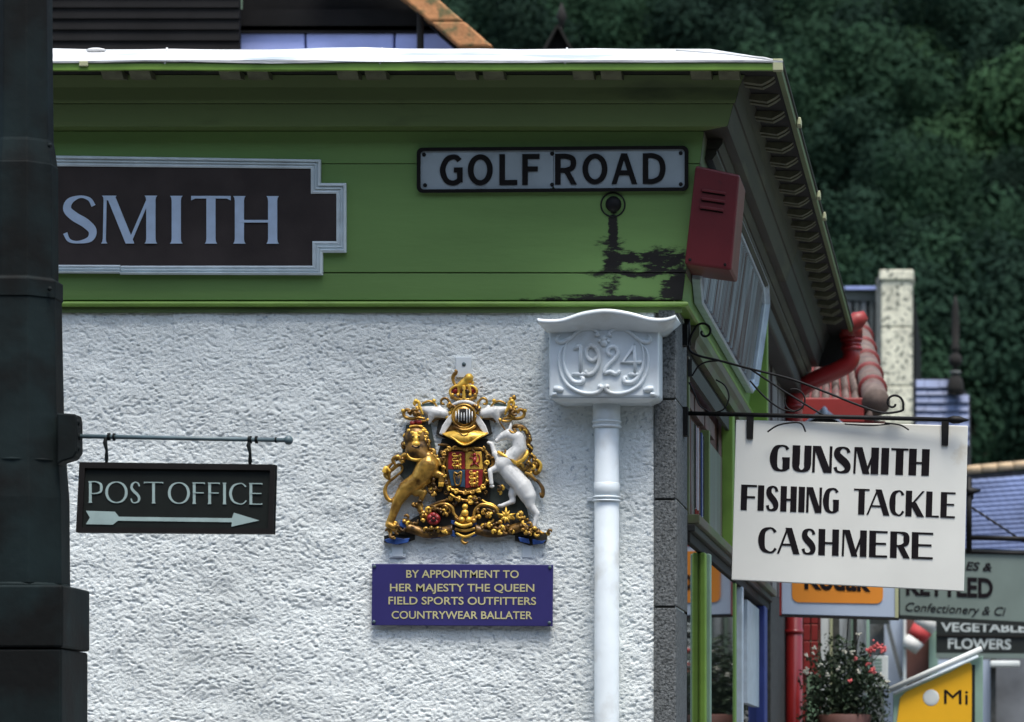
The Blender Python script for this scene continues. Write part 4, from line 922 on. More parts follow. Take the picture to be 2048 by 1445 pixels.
m = M(); m.tube([G(a, b, .0395) for a, b in cr([(909, 944), (908, 954), (912, 970), (920, 968), (923, 950), (922, 944), (915, 948), (909, 945)], 4)], 1.7*U, 6)
for i in range(4): m.tube([G(911+i*3, 948, .0385), G(912.5+i*2.6, 966, .0385)], .6*U, 5)
obj('harp_charge', m, 'gold', shield, True)
# shield frame of curls
bx = [(896, 899), (912, 897), (930, 899), (948, 897), (966, 899), (976, 912), (974, 928), (970, 944), (974, 958), (968, 972), (956, 980), (942, 984), (928, 986), (912, 982), (900, 978), (892, 966), (889, 952), (886, 936), (889, 920), (887, 906)]
gt('shield_rim', bx+[bx[0]], 3.0, .036, 'gold', shield, 4)
for i, (x, y) in enumerate(bx): gt('shield_curl', spiral(x+rnd.uniform(-2, 2), y+rnd.uniform(-2, 2), 5, 1.5, rnd.uniform(0, 360), rnd.uniform(300, 700), 5), [2.2, 2.4, 2.2, 2, 1.6, 1], .042, rnd.choice(['gold', 'gold2', 'goldbrown']), shield, 3, 6)
gt('garter', [(900, 988), (912, 996), (928, 1001), (944, 1001), (956, 997)], [1.5, 2.4, 2.6, 2.4, 1.4], .038, 'gold2', shield); gt('garter', [(976, 906), (984, 918), (984, 936), (978, 950)], [1.5, 2.4, 2.4, 1.4], .034, 'goldbrown', shield)
gt('garter', [(980, 918), (988, 916), (988, 928), (980, 934)], 2, .038, 'gold', shield)
gt('garter', [(876, 890), (890, 890), (902, 893)], [2, 3, 1.5], .03, 'goldbrown', shield)
for k_, (x, y) in enumerate(((884, 905), (882, 920), (884, 942), (882, 962), (892, 985), (972, 985), (980, 970))): gt('shield_curl', spiral(x, y, 4.5, 1.5, 90*k_, 90*k_+330, 5), 2, .030, 'goldbrown', shield, 3, 6)
# ---- compartment
comp = gt('compartment_scroll', [(852, 1038), (862, 1020), (876, 1011), (892, 1009), (904, 1016), (908, 1028), (916, 1036)], [2, 3, 3.4, 3.6, 3.6, 3, 2], .034, 'gold')
gt('compartment_scroll', [(1000, 1036), (992, 1018), (978, 1011), (962, 1010), (952, 1018), (948, 1030), (952, 1036), (960, 1030)], [2, 3, 3.4, 3.4, 3.4, 3, 2.4, 1.5], .034, 'gold')
gt('compartment_scroll', [(964, 1000), (972, 1006), (986, 1010), (998, 1020)], [1.6, 2.4, 2.4, 1.6], .034, 'gold2')
gt('compartment_scroll', [(850, 1020), (862, 1012), (880, 1004), (894, 1000)], [2, 3, 2.6, 1.4], .030, 'goldbrown')
gt('compartment_scroll', [(896, 1014), (900, 1024), (890, 1028), (886, 1020)], 2.2, .034, 'goldbrown'); gt('compartment_scroll', [(972, 1018), (982, 1022), (980, 1032), (970, 1030)], 2.6, .032, 'goldbrown')
# rose
m = M(); ge(m, 867, 1038, .036, 14, 7, 13); rose = obj('rose', m, 'crestred', arms, True)
for i in range(5):
    a = i*2*math.pi/5-.3; m = M(); ge(m, 867+7.5*math.cos(a), 1038+7.5*math.sin(a), .044, 5.4, 3.5, 5.2); obj('petal', m, 'crestred', rose, True)
m = M(); ge(m, 867, 1038, .049, 3.4); obj('rose_centre', m, 'crestred', rose, True)
gt('rose_ring', [(867+5*math.cos(R(a)), 1038+5*math.sin(R(a))) for a in range(0, 361, 45)], .9, .0505, 'shaft', rose, 3, 6)
# thistle star
for a in (-90, -60, -125, -20, -160, 20, 150, 60, 100, 0):
    L_ = 20 if a in (-90, -20, -160) else 14
    gt('leaf_spray', [(1012, 1034), (1012+L_*.5*math.cos(R(a)), 1034+L_*.5*math.sin(R(a))), (1012+L_*math.cos(R(a)), 1034+L_*math.sin(R(a)))], [3, 2.8, .6], [.036, .042, .034], 'gold2')
# central bottom crown
plate('pendant_mask', [(908, 1030), (918, 1036), (928, 1012), (938, 1036), (950, 1030), (946, 1052), (928, 1058), (912, 1052)], .022, .038, 'gold', bev=.004)
for (x, y, r_) in ((930, 1014, 6), (930, 1026, 7), (924, 1040, 6), (938, 1040, 6), (915, 1040, 5), (948, 1042, 5)):
    m = M(); ge(m, x, y, .042, r_, 6, r_); obj('knob', m, 'gold2' if r_ > 5 else 'gold', arms, True)
gt('pendant_band', [(910, 1046), (920, 1051), (930, 1052), (944, 1048)], 3.2, .046, 'gold2'); gt('pendant_band', [(910, 1058), (930, 1062), (950, 1057)], 3, .040, 'gold'); gt('pendant_band', [(912, 1066), (930, 1074), (950, 1066)], [2, 3, 2], .038, 'gold2')
gt('pendant_curl', [(928, 1072), (924, 1082), (930, 1087), (936, 1084)], [2, 3, 3, 1.6], .034, 'gold')
# motto ribbon: brown-gold band with blue folds
for pts in ([(812, 1056), (832, 1062), (852, 1068), (880, 1066), (905, 1060)], [(950, 1060), (975, 1066), (1000, 1066), (1025, 1060), (1046, 1054)]):
    m = M(); rings = []
    for x, y in cr(pts, 5): rings.append([G(x, y-11, .022), G(x, y-11, .030), G(x, y, .036), G(x, y+9, .030), G(x, y+9, .020)])
    m.loft(rings); obj('ribbon_band', m, 'goldbrown', arms, True)
for pts in ([(802, 1040), (822, 1044), (834, 1050), (830, 1064), (812, 1060), (798, 1052)], [(768, 1080), (786, 1074), (808, 1078), (820, 1076), (816, 1086), (792, 1090), (774, 1086)], [(902, 1040), (914, 1042), (912, 1052), (902, 1048)], [(942, 1046), (952, 1042), (954, 1050), (944, 1056)], [(900, 1058), (908, 1062), (912, 1076), (902, 1072)], [(948, 1062), (956, 1060), (954, 1072), (942, 1076)], [(1048, 1046), (1062, 1044), (1066, 1058), (1052, 1062)], [(1036, 1074), (1058, 1078), (1060, 1088), (1040, 1084)], [(1064, 1078), (1084, 1082), (1092, 1080), (1086, 1088), (1066, 1090)], [(856, 1070), (880, 1068), (882, 1076), (862, 1078)], [(996, 1050), (1018, 1048), (1016, 1058), (998, 1060)], [(838, 1066), (850, 1068), (850, 1076), (838, 1074)]):
    plate('ribbon_fold', pts, .016, .028, 'crestblue', bev=.002)
plate('ribbon_back', [(768, 1072), (830, 1060), (830, 1080), (800, 1090), (768, 1086)], .008, .015, 'backing'); plate('ribbon_back', [(1030, 1062), (1096, 1066), (1092, 1086), (1060, 1092), (1030, 1082)], .008, .015, 'backing')
# gilded foliage along the base (left and right clusters)
for (cx, cy, sxx, syy, n_) in ((786, 1060, 20, 14, 20), (845, 1030, 20, 10, 12), (860, 1060, 40, 8, 16), (990, 1052, 36, 10, 22), (1070, 1064, 26, 8, 18), (1040, 1036, 12, 10, 8), (1000, 985, 8, 8, 4), (868, 985, 10, 14, 7), (820, 1045, 18, 8, 8), (828, 824, 12, 9, 9), (1028, 824, 12, 9, 9), (800, 922, 14, 8, 9), (1062, 936, 12, 12, 11), (927, 778, 12, 10, 7), (930, 1000, 42, 6, 16), (882, 1026, 14, 10, 10), (975, 1028, 14, 10, 10), (858, 968, 8, 12, 7), (840, 1012, 14, 8, 8), (860, 912, 10, 10, 8), (902, 812, 7, 8, 5), (954, 812, 7, 8, 5), (1048, 1058, 14, 6, 8), (1000, 1062, 25, 6, 8)):
    for i in range(n_):
        x = cx+rnd.gauss(0, .5)*sxx; y = cy+rnd.gauss(0, .5)*syy; a = rnd.uniform(0, 360); r_ = rnd.uniform(3.2, 7)
        gt('leaf_curl', spiral(x, y, r_, 1, a, a+rnd.uniform(150, 330), 4), [1.8, 3.2, 3, 2.4, 1], rnd.uniform(.028, .042), rnd.choice(['gold', 'gold2', 'goldbrown', 'goldbrown']), arms, 3, 6)
# ================================================================== NEIGHBOURING SHOP (street side)
YN = 15.95
nb = thing('neighbour_shop', (P(1650, 0, YN).x, YN, 0), 'brown tiled neighbouring shop with red fascia board and red framed window', 'shop')
def nbox(px0, px1, y0, y1, ya, yb, name, mt, bev=0, parent=nb, smooth=False):
    a, b = P(px0, 0, ya).x, P(px1, 0, ya).x; z0, z1 = P(0, y1, ya).z, P(0, y0, ya).z
    m = M(); m.box(a, b, ya, yb, max(z0, 0), z1); return obj(name, m, mt, parent, bev=bev)
nbox(1560, 1738, 860, 1168, YN+.1, YN+4, 'wall', 'greywall')
nbox(1566, 1728, 796, 845, YN-.02, YN+.1, 'fascia_board', 'redboard', .005)
nbox(1566, 1728, 846, 880, YN-.0, YN+.1, 'fascia_board', 'redboard', .005)
nbox(1728, 1770, 842, 1170, YN+.3, YN+3, 'side_wall', 'brownwall')
# front slope: tiles in columns with red ribs, between eave (y~830) and ridge
eA, eB = P(1555, 792, YN), P(1748, 842, YN)
rA, rB = P(1600, 620, YN+1.15), P(1704, 640, YN+1.15)
def rp(u, v, e=0):
    a = eA.lerp(eB, u); b = rA.lerp(rB, u); n = (eB-eA).cross(rA-eA).normalized()
    if n.y > 0: n = -n
    return a.lerp(b, v)+n*e
m = M(); m.loft([[rp(0, 0, -.03), rp(1, 0, -.03), rp(1, 1, -.03), rp(0, 1, -.03)], [rp(0, 0, -.005), rp(1, 0, -.005), rp(1, 1, -.005), rp(0, 1, -.005)]]); obj('roof', m, 'tilered', nb); rf = nb.children[-1]
for c_ in range(9):
    for r_ in range(5):
        u0, u1 = c_/9+.012, (c_+1)/9-.012; v0, v1 = r_/5, (r_+1)/5+.02
        if v1 > 1: v1 = 1
        m = M(); n_ = 4; ra, rb_ = [], []
        for i in range(n_+1):
            u = u0+(u1-u0)*i/n_; h = .028*math.sin(math.pi*i/n_); ra.append(rp(u, v0, h+.014)); rb_.append(rp(u, v1, h+.002))
        for i in range(n_+1):
            u = u1+(u0-u1)*i/n_; ra.append(rp(u, v0, -.003)); rb_.append(rp(u, v1, -.004))
        m.loft([ra, rb_]); obj('roof_tile', m, 'tile', nb, True)
# hip: half round tiles running from lower right up to the left, with red mortar rings
h0, h1 = P(1752, 806, YN-.02), P(1714, 652, YN+1.1)
nH = 6
for i in range(nH):
    a = h0.lerp(h1, i/nH); b = h0.lerp(h1, (i+1)/nH+.03); m = M(); m.tube([a, b], [.064, .052], 18); obj('hip_tile', m, 'tile', nb, True)
    if i == 0: continue
    m = M(); d = (b-a).normalized(); m.tube([a-d*.006, a+d*.008], [.067, .067], 18); obj('mortar_ring', m, 'tilered', nb, True)
m = M(); m.ell(h1+Vector((-.02, .1, .0)), .06, .08, .04); obj('hip_cap', m, 'tilered', nb, True)
# shopfront below: red frame, white post, curtained window
nbox(1606, 1612, 1225, 1600, YN-.02, YN+.08, 'red_frame', 'redboard'); 
for a in (1606.5, 1622): 
    for y in range(1215, 1320, 34): nbox(a, a+13.5, y, y+33, YN-.03, YN+.06, 'red_panel', 'redboard', .004)
nbox(1638, 1641, 1225, 1600, YN-.02, YN+.08, 'red_frame', 'redboard')
nbox(1641, 1660, 1168, 1600, YN-.03, YN+.08, 'white_post', 'whitewood', .004); nbox(1660, 1664, 1168, 1600, YN-.04, YN+.08, 'post_edge', 'paleframe')
nbox(1566, 1604, 1168, 1600, YN+.02, YN+.12, 'dark_panel', 'granite2'); nbox(1664, 1678, 1168, 1600, YN+.05, YN+.12, 'dark_panel', 'granite2')
nbox(1678, 1708, 1168, 1400, YN+.1, YN+.12, 'net_curtain', 'curtain'); nbox(1708, 1713, 1168, 1600, YN-.02, YN+.08, 'glazing_bar', 'shaft'); nbox(1713, 1733, 1168, 1400, YN+.1, YN+.12, 'net_curtain', 'curtain'); nbox(1702, 1707, 1168, 1600, YN, YN+.09, 'glazing_bar', 'palegreen'); nbox(1733, 1738, 1168, 1600, YN-.02, YN+.08, 'glazing_bar', 'palegreen')
# red downpipe of the neighbour
YR = 15.35
rd = thing('red_downpipe', (P(1588, 0, YR).x, YR, 0), 'glossy red round downpipe with an offset bend under the dark eave', 'downpipe')
m = M(); m.tube([P(x, y, YR) for x, y in cr([(1700, 690), (1703, 712), (1696, 728), (1672, 742), (1640, 755), (1612, 770), (1592, 788), (1588, 812), (1588, 850)], 6)], .0375, 18); obj('offset_bend', m, 'redpipe', rd, True)
m = M(); m.tube([P(1588, 845, YR), Vector((P(1588, 0, YR).x, YR, 0))], .037, 18); obj('pipe', m, 'redpipe', rd, True)
for y0_, y1_, r_ in ((676, 684, .047), (694, 701, .046), (684, 694, .042), (640, 676, .05), (808, 818, .043), (1260, 1268, .041)):
    x = 1588 if y0_ > 800 else 1703-(690-y0_)*.02
    m = M(); m.tube([P(x, y0_, YR), P(x, y1_, YR)], r_, 18); obj('pipe_socket', m, 'redpipe', rd, True)
m = M(); m.tube([P(1684, 664, YR-.1), P(1700, 652, YR-.1), P(1716, 640, YR-.1), P(1732, 630, YR-.1)], [.02, .034, .038, .02], 14); obj('gutter_outlet', m, 'redboard', rd, True)
# small dark hood behind the bar
hd = thing('pointed_sign_hood', P(1648, 850, 15.2), 'small dark pointed hood with pale edges just above the white hanging board', 'hood')
HDP = Pl((0, 15.2, 0), (0, -1, 0))
obj('hood', strip_on(HDP, [(1605, 850), (1648, 824), (1690, 850)], -.1, 0), 'shaft', hd)
for a, b in (((1648, 815), (1600, 848)), ((1648, 815), (1694, 848))): 
    obj('edge_strip', strip_on(HDP, [a, (a[0], a[1]+12), (b[0], b[1]+6), (b[0]+(6 if b[0] < 1648 else -6), b[1])], .001, .02), 'palesign', hd)
m = M(); m.ell(HDP(1649, 824, .03), .014, .012, .02); obj('knob', m, 'palesign', hd, True)
# ================================================================== PROJECTING STREET SIGNS
def board(pl, pts, mt, parent, name='board', e0=-.04, e1=0, bev=.003): return obj(name, strip_on(pl, pts, e0, e1), mt, parent, bev=bev)
YK = 13.6; KP = Pl((0, YK, 0), (0, -1, 0))
ks = thing('film_sign', KP(1680, 1230), 'pale blue projecting box sign with orange rounded panel behind the white board', 'sign')
board(KP, [(1563, 1058), (1795, 1068), (1795, 1236), (1563, 1229)], 'palesign', ks, e0=-.06)
board(KP, rrect(1584, 1105, 1766, 1208, 14, -3), 'orange', ks, 'orange_panel', .0005, .003, 0)
for i in range(3): board(KP, [(1600, 1070+i*9), (1750, 1073+i*9), (1750, 1077+i*9), (1600, 1074+i*9)], 'redboard', ks, 'red_stripe', .0005, .002, 0)
board(KP, [(1559, 1056), (1563, 1056), (1563, 1231), (1559, 1231)], 'redboard', ks, 'edge_strip', -.06, .004, 0); board(KP, [(1790, 1068), (1797, 1068), (1797, 1236), (1790, 1236)], 'paleframe', ks, 'edge_strip', .0, .004, 0)
board(KP, [(1559, 1229.5), (1797, 1236.5), (1797, 1240), (1559, 1233)], 'shaft', ks, 'edge_strip', -.06, .002, 0)
text(ks, 'Kodak', KP, 1609, 1741, 1177, 1182, 44, 'blackletter', .003, .002, bold=.03)
# grey green shop sign
YT = 17.5; TP = Pl((0, YT, 0), (0, -1, 0))
kt = thing('confectionery_sign', TP(1900, 1240), 'grey green projecting board lettered KETTLED with Confectionery below in italic script', 'sign')
board(TP, [(1797, 1100), (2150, 1112), (2150, 1252), (1797, 1232)], 'greysign', kt)
for a in ([(1790, 1094), (2150, 1104), (2150, 1112), (1797, 1101)], [(1793, 1230), (2150, 1250), (2150, 1258), (1793, 1238)], [(1793, 1096), (1800, 1096), (1800, 1238), (1793, 1238)]): board(TP, a, 'blacksign', kt, 'edge_strip', -.04, .01, 0)
text(kt, 'KETTLED', TP, 1812, 1986, 1189, 1195, 39, 'blackletter', .0005, .002, bold=.035)
text(kt, 'ES &', TP, 1931, 1984, 1140, 1143, 17, 'blackletter', .0005, .002, bold=.02, shear=.25)
text(kt, 'Confectionery & Ci', TP, 1811, 2012, 1222, 1232, 18, 'blackletter', .0005, .002, bold=.004, shear=.3)
YB = 17.0; BP = Pl((0, YB, 0), (0, -1, 0))
kb = thing('sign_support', BP(1940, 1110), 'black iron post and rail with spiked knob holding the grey green sign', 'sign bracket')
def bbar(a, b, r, name='rail'): m = M(); m.tube([BP(*a), BP(*b)], r, 8); obj(name, m, 'iron', kb, True)
bbar((1938, 955), (1938, 1108), .014, 'post'); bbar((1938, 1076), (2100, 1079), .012); bbar((1938, 1105), (2100, 1108), .008); bbar((1938, 1012), (2060, 1092), .005, 'stay')
m = M(); m.tube([BP(1930, 975), BP(1938, 984), BP(1962, 981)], [.006, .026, .002], 8); obj('spike', m, 'iron', kb, True)
m = M(); m.tube([BP(1934, 968), BP(1940, 984), BP(1946, 1000)], [.002, .02, .002], 8); obj('spike', m, 'iron', kb, True)
YV = 20.0; VP_ = Pl((0, YV, 0), (0, -1, 0))
vs_ = thing('greengrocer_sign', VP_(1940, 1308), 'black board lettered VEGETABLES and FLOWERS in white below the grey green sign', 'sign')
board(VP_, [(1872, 1236), (2150, 1240), (2150, 1308), (1872, 1306)], 'blacksign', vs_)
board(VP_, [(1872, 1306.5), (2150, 1308.5), (2150, 1318), (1872, 1316)], 'greysign', vs_, 'rail', -.04, .01, 0)
gl_ = lambda s_, x0_, x1_, yb, h: text(vs_, s_, VP_, x0_, x1_, yb, yb+2, h, 'whiteletter', .0005, .003, bold=.02)
gl_('VEGETABLES', 1882, 2066, 1263, 18); gl_('FLOWERS', 1896, 2022, 1297, 21)
board(VP_, [(1872, 1270), (2150, 1273), (2150, 1276), (1872, 1273)], 'shaft', vs_, 'rail', .0, .01, 0)
# yellow box sign with pale pole
YY = 14.6; YP_ = Pl((0, YY, 0), (0, -1, 0))
ye = thing('yellow_awning_sign', YP_(1880, 1450), 'tilted yellow sign panel edged by a white sloping rail at the lower right', 'sign')
board(YP_, [(1786, 1386), (1950, 1316), (1966, 1312), (1966, 1470), (1786, 1470)], 'palegreen', ye, 'back_panel', -.05, -.002)
board(YP_, [(1812, 1384), (1900, 1345)]+[(1930, 1328), (1940, 1326), (1946, 1334), (1943, 1470), (1790, 1470), (1800, 1396)], 'yellow', ye, 'yellow_panel', -.0015, .004)
m = M(); m.tube([YP_(1780, 1380, .02), YP_(1964, 1298, .02)], .0115, 12); obj('rail', m, 'whitewood', ye, True)
m = M(); m.tube([YP_(1788, 1388, .02), YP_(1956, 1313, .02)], .007, 12); obj('rail', m, 'silver', ye, True)
board(YP_, [(1944, 1330), (1950, 1330), (1950, 1470), (1944, 1470)], 'blacksign', ye, 'edge_strip', .0, .006, 0)
text(ye, 'Mi', YP_, 1888, 1936, 1408, 1409, 30, 'blackletter', .0042, .001)
m = M(); m.ell(YP_(1862, 1396, .004), .034, .003, .034, 16, 8); obj('white_oval', m, 'whitewood', ye, True)
# ================================================================== FAR SHOPFRONT
YS = 22.0
fs = thing('far_shopfront', (P(1850, 0, YS).x, YS, 0), 'pale far shopfront with white posts and a brown bay beneath the projecting signs', 'shop')
fb = lambda a, b, y0, y1, ya, yb, n_, mt_, bev=0: nbox(a, b, y0, y1, ya, yb, n_, mt_, bev, fs)
fb(1700, 2300, 1100, 1640, YS+.3, YS+4, 'wall', 'greywall')
fb(1738, 1768, 1180, 1600, YS-.0, YS+.1, 'dark_panel', 'grey'); fb(1768, 1806, 1200, 1600, YS+.1, YS+.2, 'pane', 'palesign'); fb(1806, 1812, 1200, 1600, YS-.1, YS+.1, 'post', 'whitewood', .01)
fb(1812, 1858, 1230, 1600, YS+.05, YS+.2, 'brown_bay', 'brownwall'); fb(1858, 1876, 1230, 1600, YS, YS+.2, 'green_panel', 'palegreen'); fb(1876, 1990, 1320, 1600, YS, YS+.2, 'pane', 'palesign'); fb(1981, 1992, 1300, 1600, YS-.1, YS, 'dark_post', 'granite2'); fb(1980, 2040, 1322, 1334, YS-.2, YS-.1, 'lamp_box', 'whitewood', .01)
FSP = Pl((0, YS-.02, 0), (0, -1, 0))
obj('brace', strip_on(FSP, [(1768, 1235), (1776, 1235), (1806, 1350), (1800, 1360)], 0, .05), 'grey', fs); obj('brace', strip_on(FSP, [(1745, 1255), (1790, 1228), (1792, 1234), (1750, 1262)], 0, .05), 'granite2', fs)
aw = thing('rolled_awning', FSP(1840, 1300), 'rolled cloth awning with diagonal red and white bands against the brown bay', 'awning')
for i, (mt_) in enumerate(('stripewhite', 'roofred', 'stripewhite')):
    m = M(); a = FSP(1860-i*14, 1238+i*21, .08); b = FSP(1846-i*14, 1259+i*21, .08); m.tube([a, b], [.075-.008*i, .067-.008*i], 16); obj('cloth_band', m, mt_, aw, True)
# ================================================================== HANGING BASKET
hb = thing('flower_basket', P(1690, 1440, 15.2), 'hanging basket of dark trailing foliage with pink and white geraniums', 'flower basket')
m = M(); rb = random.Random(11); cb_ = P(1688, 1385, 15.2)
m0 = M(); m0.lathe(cb_+Vector((0, 0, -.16)), [(.05, -.1), (.10, -.03), (.12, .06), (.11, .065)], 20); obj('basket', m0, 'brownwall', hb, True)
def leafquad(m, c, s_, rr):
    a = Vector((rr.gauss(0, 1), rr.gauss(0, 1), rr.gauss(0, 1))).normalized(); b = a.orthogonal().normalized(); b.rotate(Matrix.Rotation(rr.uniform(0, 6.28), 3, a)); c2 = a.cross(b)
    m.add([c-b*s_, c+c2*s_*.7, c+b*s_, c-c2*s_*.7], [[0, 1, 2, 3]])
for i in range(5200):
    th_ = rb.uniform(0, 6.283); u = rb.uniform(-1, 1); r_ = (rb.random()**.4)
    v = Vector((math.cos(th_)*math.sqrt(1-u*u), math.sin(th_)*math.sqrt(1-u*u)*.7, u))
    k_ = 1+.35*noise.noise(v*2.5)
    leafquad(m, cb_+Vector((v.x*.185*k_*r_, v.y*.16*r_, v.z*.25*k_*r_-.03)), rb.uniform(.006, .013), rb)
obj('foliage', m, 'leafdark', hb, kind='stuff')
fl = [(1752, 1294, 12), (1766, 1300, 8), (1740, 1302, 8), (1745, 1343, 7), (1612, 1310, 4), (1625, 1308, 4), (1628, 1296, 4), (1613, 1345, 6), (1718, 1270, 5), (1690, 1305, 4), (1705, 1306, 4), (1712, 1318, 4), (1735, 1330, 5), (1676, 1340, 4), (1718, 1344, 4), (1655, 1350, 4), (1640, 1330, 3), (1700, 1362, 4), (1775, 1365, 5), (1762, 1350, 4)]
for i, (x, y, r_) in enumerate(fl):
    m = M(); c = P(x, y, 15.05)
    for k_ in range(6 if r_ < 6 else 26):
        v = Vector((rb.gauss(0, .5), rb.gauss(0, .4), rb.gauss(0, .5)))*r_*.00213
        m.ell(c+v, .005, .005, .004, 6, 4)
    mt_ = 'flower' if r_ >= 7 else rb.choice(['whiteflower', 'flower', 'whiteflower', 'whiteflower'])
    obj('flower_head', m, mt_, hb, True)
    m = M(); m.tube([c, cb_.lerp(c, .5), cb_], .0015, 4); obj('stem', m, 'leafdark', hb)
m = M(); m.tube([cb_+Vector((0, 0, .05)), cb_+Vector((.02, -.0, .33))], .003, 6); obj('chain', m, 'iron', hb)
m = M(); m.tube([P(1741, 1120, 15.2), P(1741, 1600, 15.2)], .007, 8)
wn = thing('flower_notice', P(1768, 1390, 16.5), 'small white notice with grey lines behind the geraniums', 'notice')
NP = Pl((0, 16.5, 0), (0, -1, 0)); board(NP, [(1746, 1312), (1776, 1312), (1776, 1375), (1746, 1375)], 'whitewood', wn)
for i in range(5): board(NP, [(1749, 1318+i*7), (1764, 1318+i*7), (1764, 1321+i*7), (1749, 1321+i*7)], 'palegreen', wn, 'line', .0005, .003, 0)
# ================================================================== BACKGROUND BUILDINGS
def bbox(parent, px0, px1, y0, y1, ya, yb, name, mt, bev=0): return nbox(px0, px1, y0, y1, ya, yb, name, mt, bev, parent)
# rear house with pale blue slab band, dark slated roof and sandstone coping
YH = 17.0
rh = thing('rear_gabled_house', (P(700, 0, YH).x, YH, 0), 'rear house with pale blue slab wall and orange sandstone coping above the eave', 'house')
HPn = Pl((0, YH, 0), (0, -1, 0))
for a, b, c_, d in ((480, 608, 611, 480), (612, 787, 785, 614), (791, 930, 930, 788)):
    obj('wall_slab', strip_on(HPn, [(a, 66), (b, 66), (c_, 160), (d, 160)], -.1, 0), 'bluewall', rh, bev=.008)
m = M(); a, b = P(478, 0, YH+.11).x, P(935, 0, YH).x; m.box(a, b, YH+.11, YH+3, 0, P(0, 66, YH).z); obj('wall', m, 'darkroof', rh)
ep = Pl((0, YH-.02, 0), (0, -1, 0))
obj('eave_board', strip_on(ep, [(476, 52), (868, 52), (880, 66), (476, 66)], -.03, 0), 'darkroof', rh)
m = M(); za = P(0, 54, YH-.1).z
for i in range(8): # courses of the dark slates above
    z0_ = za+i*.09; m.box(P(480, 0, YH).x, P(868-i*45, 0, YH).x, YH-.02+i*.08, YH+.1+i*.08, z0_, z0_+.10)
obj('slate_courses', m, 'darkroof', rh)
sk = [(991, 112), (985, 99), (942, 62), (840, -26), (700, -147), (600, -147), (772, -26), (873, 60), (926, 108)]
skA = [(998, 112), (942, 62), (875, 62), (931, 112)]
for i in range(5):
    f = lambda t: (-51*2*t*1.12, -50*2*t*.96)
    dx0, dy0 = -57*i*1.02, -50*i; dx1, dy1 = -57*(i+1)*1.02, -50*(i+1)
    p_ = [(998+dx0, 112+dy0), (999+dx1+1, 113+dy1), (932+dx1+1, 113+dy1), (931+dx0, 112+dy0)]
    obj('coping_stone', strip_on(HPn, p_, .0, .22), 'skew', rh, bev=.01)
obj('coping_shadow_strip', strip_on(HPn, [(931, 113), (924, 113), (862, 58), (874, 58)], 0, .1), 'darkroof', rh)  # solid dark strip standing in for the shadow line beside the coping
m = M(); c0 = HPn(848.5, 60, .12); m.tube([HPn(848.5, -40, .12), HPn(848.5, 400, .12)], .0165, 12); obj('downpipe', m, 'shaft', rh, True)
# dark roof block at upper left
lb = thing('dark_slate_block', (P(250, 0, 16.8).x, 16.8, 0), 'near black slate hung wall rising behind the eave at the upper left', 'house')
m = M()
for i in range(12):
    y0_ = 170-i*22; a, b = P(-700, 0, 16.8).x, P(479, 0, 16.8).x; z0_, z1_ = P(0, y0_, 16.8).z, P(0, y0_-21, 16.8).z
    m.loft([[(a, 16.788, z0_), (b, 16.788, z0_), (b, 16.8, z1_), (a, 16.8, z1_)], [(a, 16.83, z0_), (b, 16.83, z0_), (b, 16.83, z1_), (a, 16.83, z1_)]])
obj('slate_courses', m, 'darkroof', lb); m = M(); m.box(P(-700, 0, 16.8).x, P(479, 0, 16.8).x-.01, 16.835, 16.88, 0, P(0, -120, 16.8).z); obj('wall', m, 'darkroof', lb)
# dark gable tip
tp_ = thing('dark_gable_house', P(1118, 400, 32), 'dark pointed gable tip seen just above the pale eave', 'house')
TPl = Pl((0, 32, 0), (0, -1, 0))
obj('gable', strip_on(TPl, [(1118, 58), (1147, 108), (1300, 400), (940, 400), (1089, 108)], -5, 0), 'darkroof', tp_)
for s_ in ((1118, 54, 1089-3, 112), (1118, 54, 1147+3, 112)): obj('bargeboard', strip_on(TPl, [(s_[0]-2, s_[1]), (s_[0]+2, s_[1]), (s_[2]+3, s_[3]), (s_[2]-3, s_[3])], 0, .1), 'shaft', tp_)
m = M(); m.lathe(TPl(1118, 52, -.2), [(.02, 0), (.03, .08), (.05, .12), (.005, .25)], 10); obj('finial', m, 'shaft', tp_, True)
# chimney house
YCh = 46.0; CP = Pl((0, YCh, 0), (0, -1, 0))
chh = thing('chimney_house', (P(1770, 0, YCh).x, YCh, 0), 'house with tall lichened stone chimney stack rising beside the dark eave', 'house')
ys_ = [540, 562, 655, 773, 850, 960]
for i in range(5):
    ex = 3 if i == 0 else 0
    pa_ = [(1762-ex if i < 3 else 1758, ys_[i]), (1824+ex, ys_[i]), (1824+ex, ys_[i+1]-.8), (1762-ex if i < 3 else 1758, ys_[i+1]-.8)]
    st_ = obj('chimney_stone', strip_on(CP, pa_, -.6, .0 if i else .03), 'chimney', chh, bev=.02)
obj('chimney_side', strip_on(Pl((0, YCh+.02, 0), (0, -1, 0)), [(1752, 560), (1762, 545), (1762, 960), (1752, 960)], -.5, 0), 'grey', chh)
obj('parapet', strip_on(Pl((0, YCh+.3, 0), (0, -1, 0)), [(1690, 575), (1758, 575), (1758, 581), (1690, 581)], -.6, .1), 'bluewall', chh)
obj('parapet_stone', strip_on(Pl((0, YCh+.3, 0), (0, -1, 0)), [(1690, 582), (1758, 582), (1758, 604), (1690, 600)], -.6, .0), 'grey', chh)
for i, x in enumerate((1692, 1708, 1722, 1738)): obj('baluster', strip_on(Pl((0, YCh+.3, 0), (0, -1, 0)), [(x, 604), (x+11, 604), (x+12, 720), (x, 720)], -.5, -.0), 'grey' if i % 2 else 'greywall', chh, bev=.02)
obj('wall', strip_on(Pl((0, YCh+.9, 0), (0, -1, 0)), [(1680, 600), (1830, 600), (1830, 1500), (1680, 1500)], -5, 0), 'darkroof', chh)
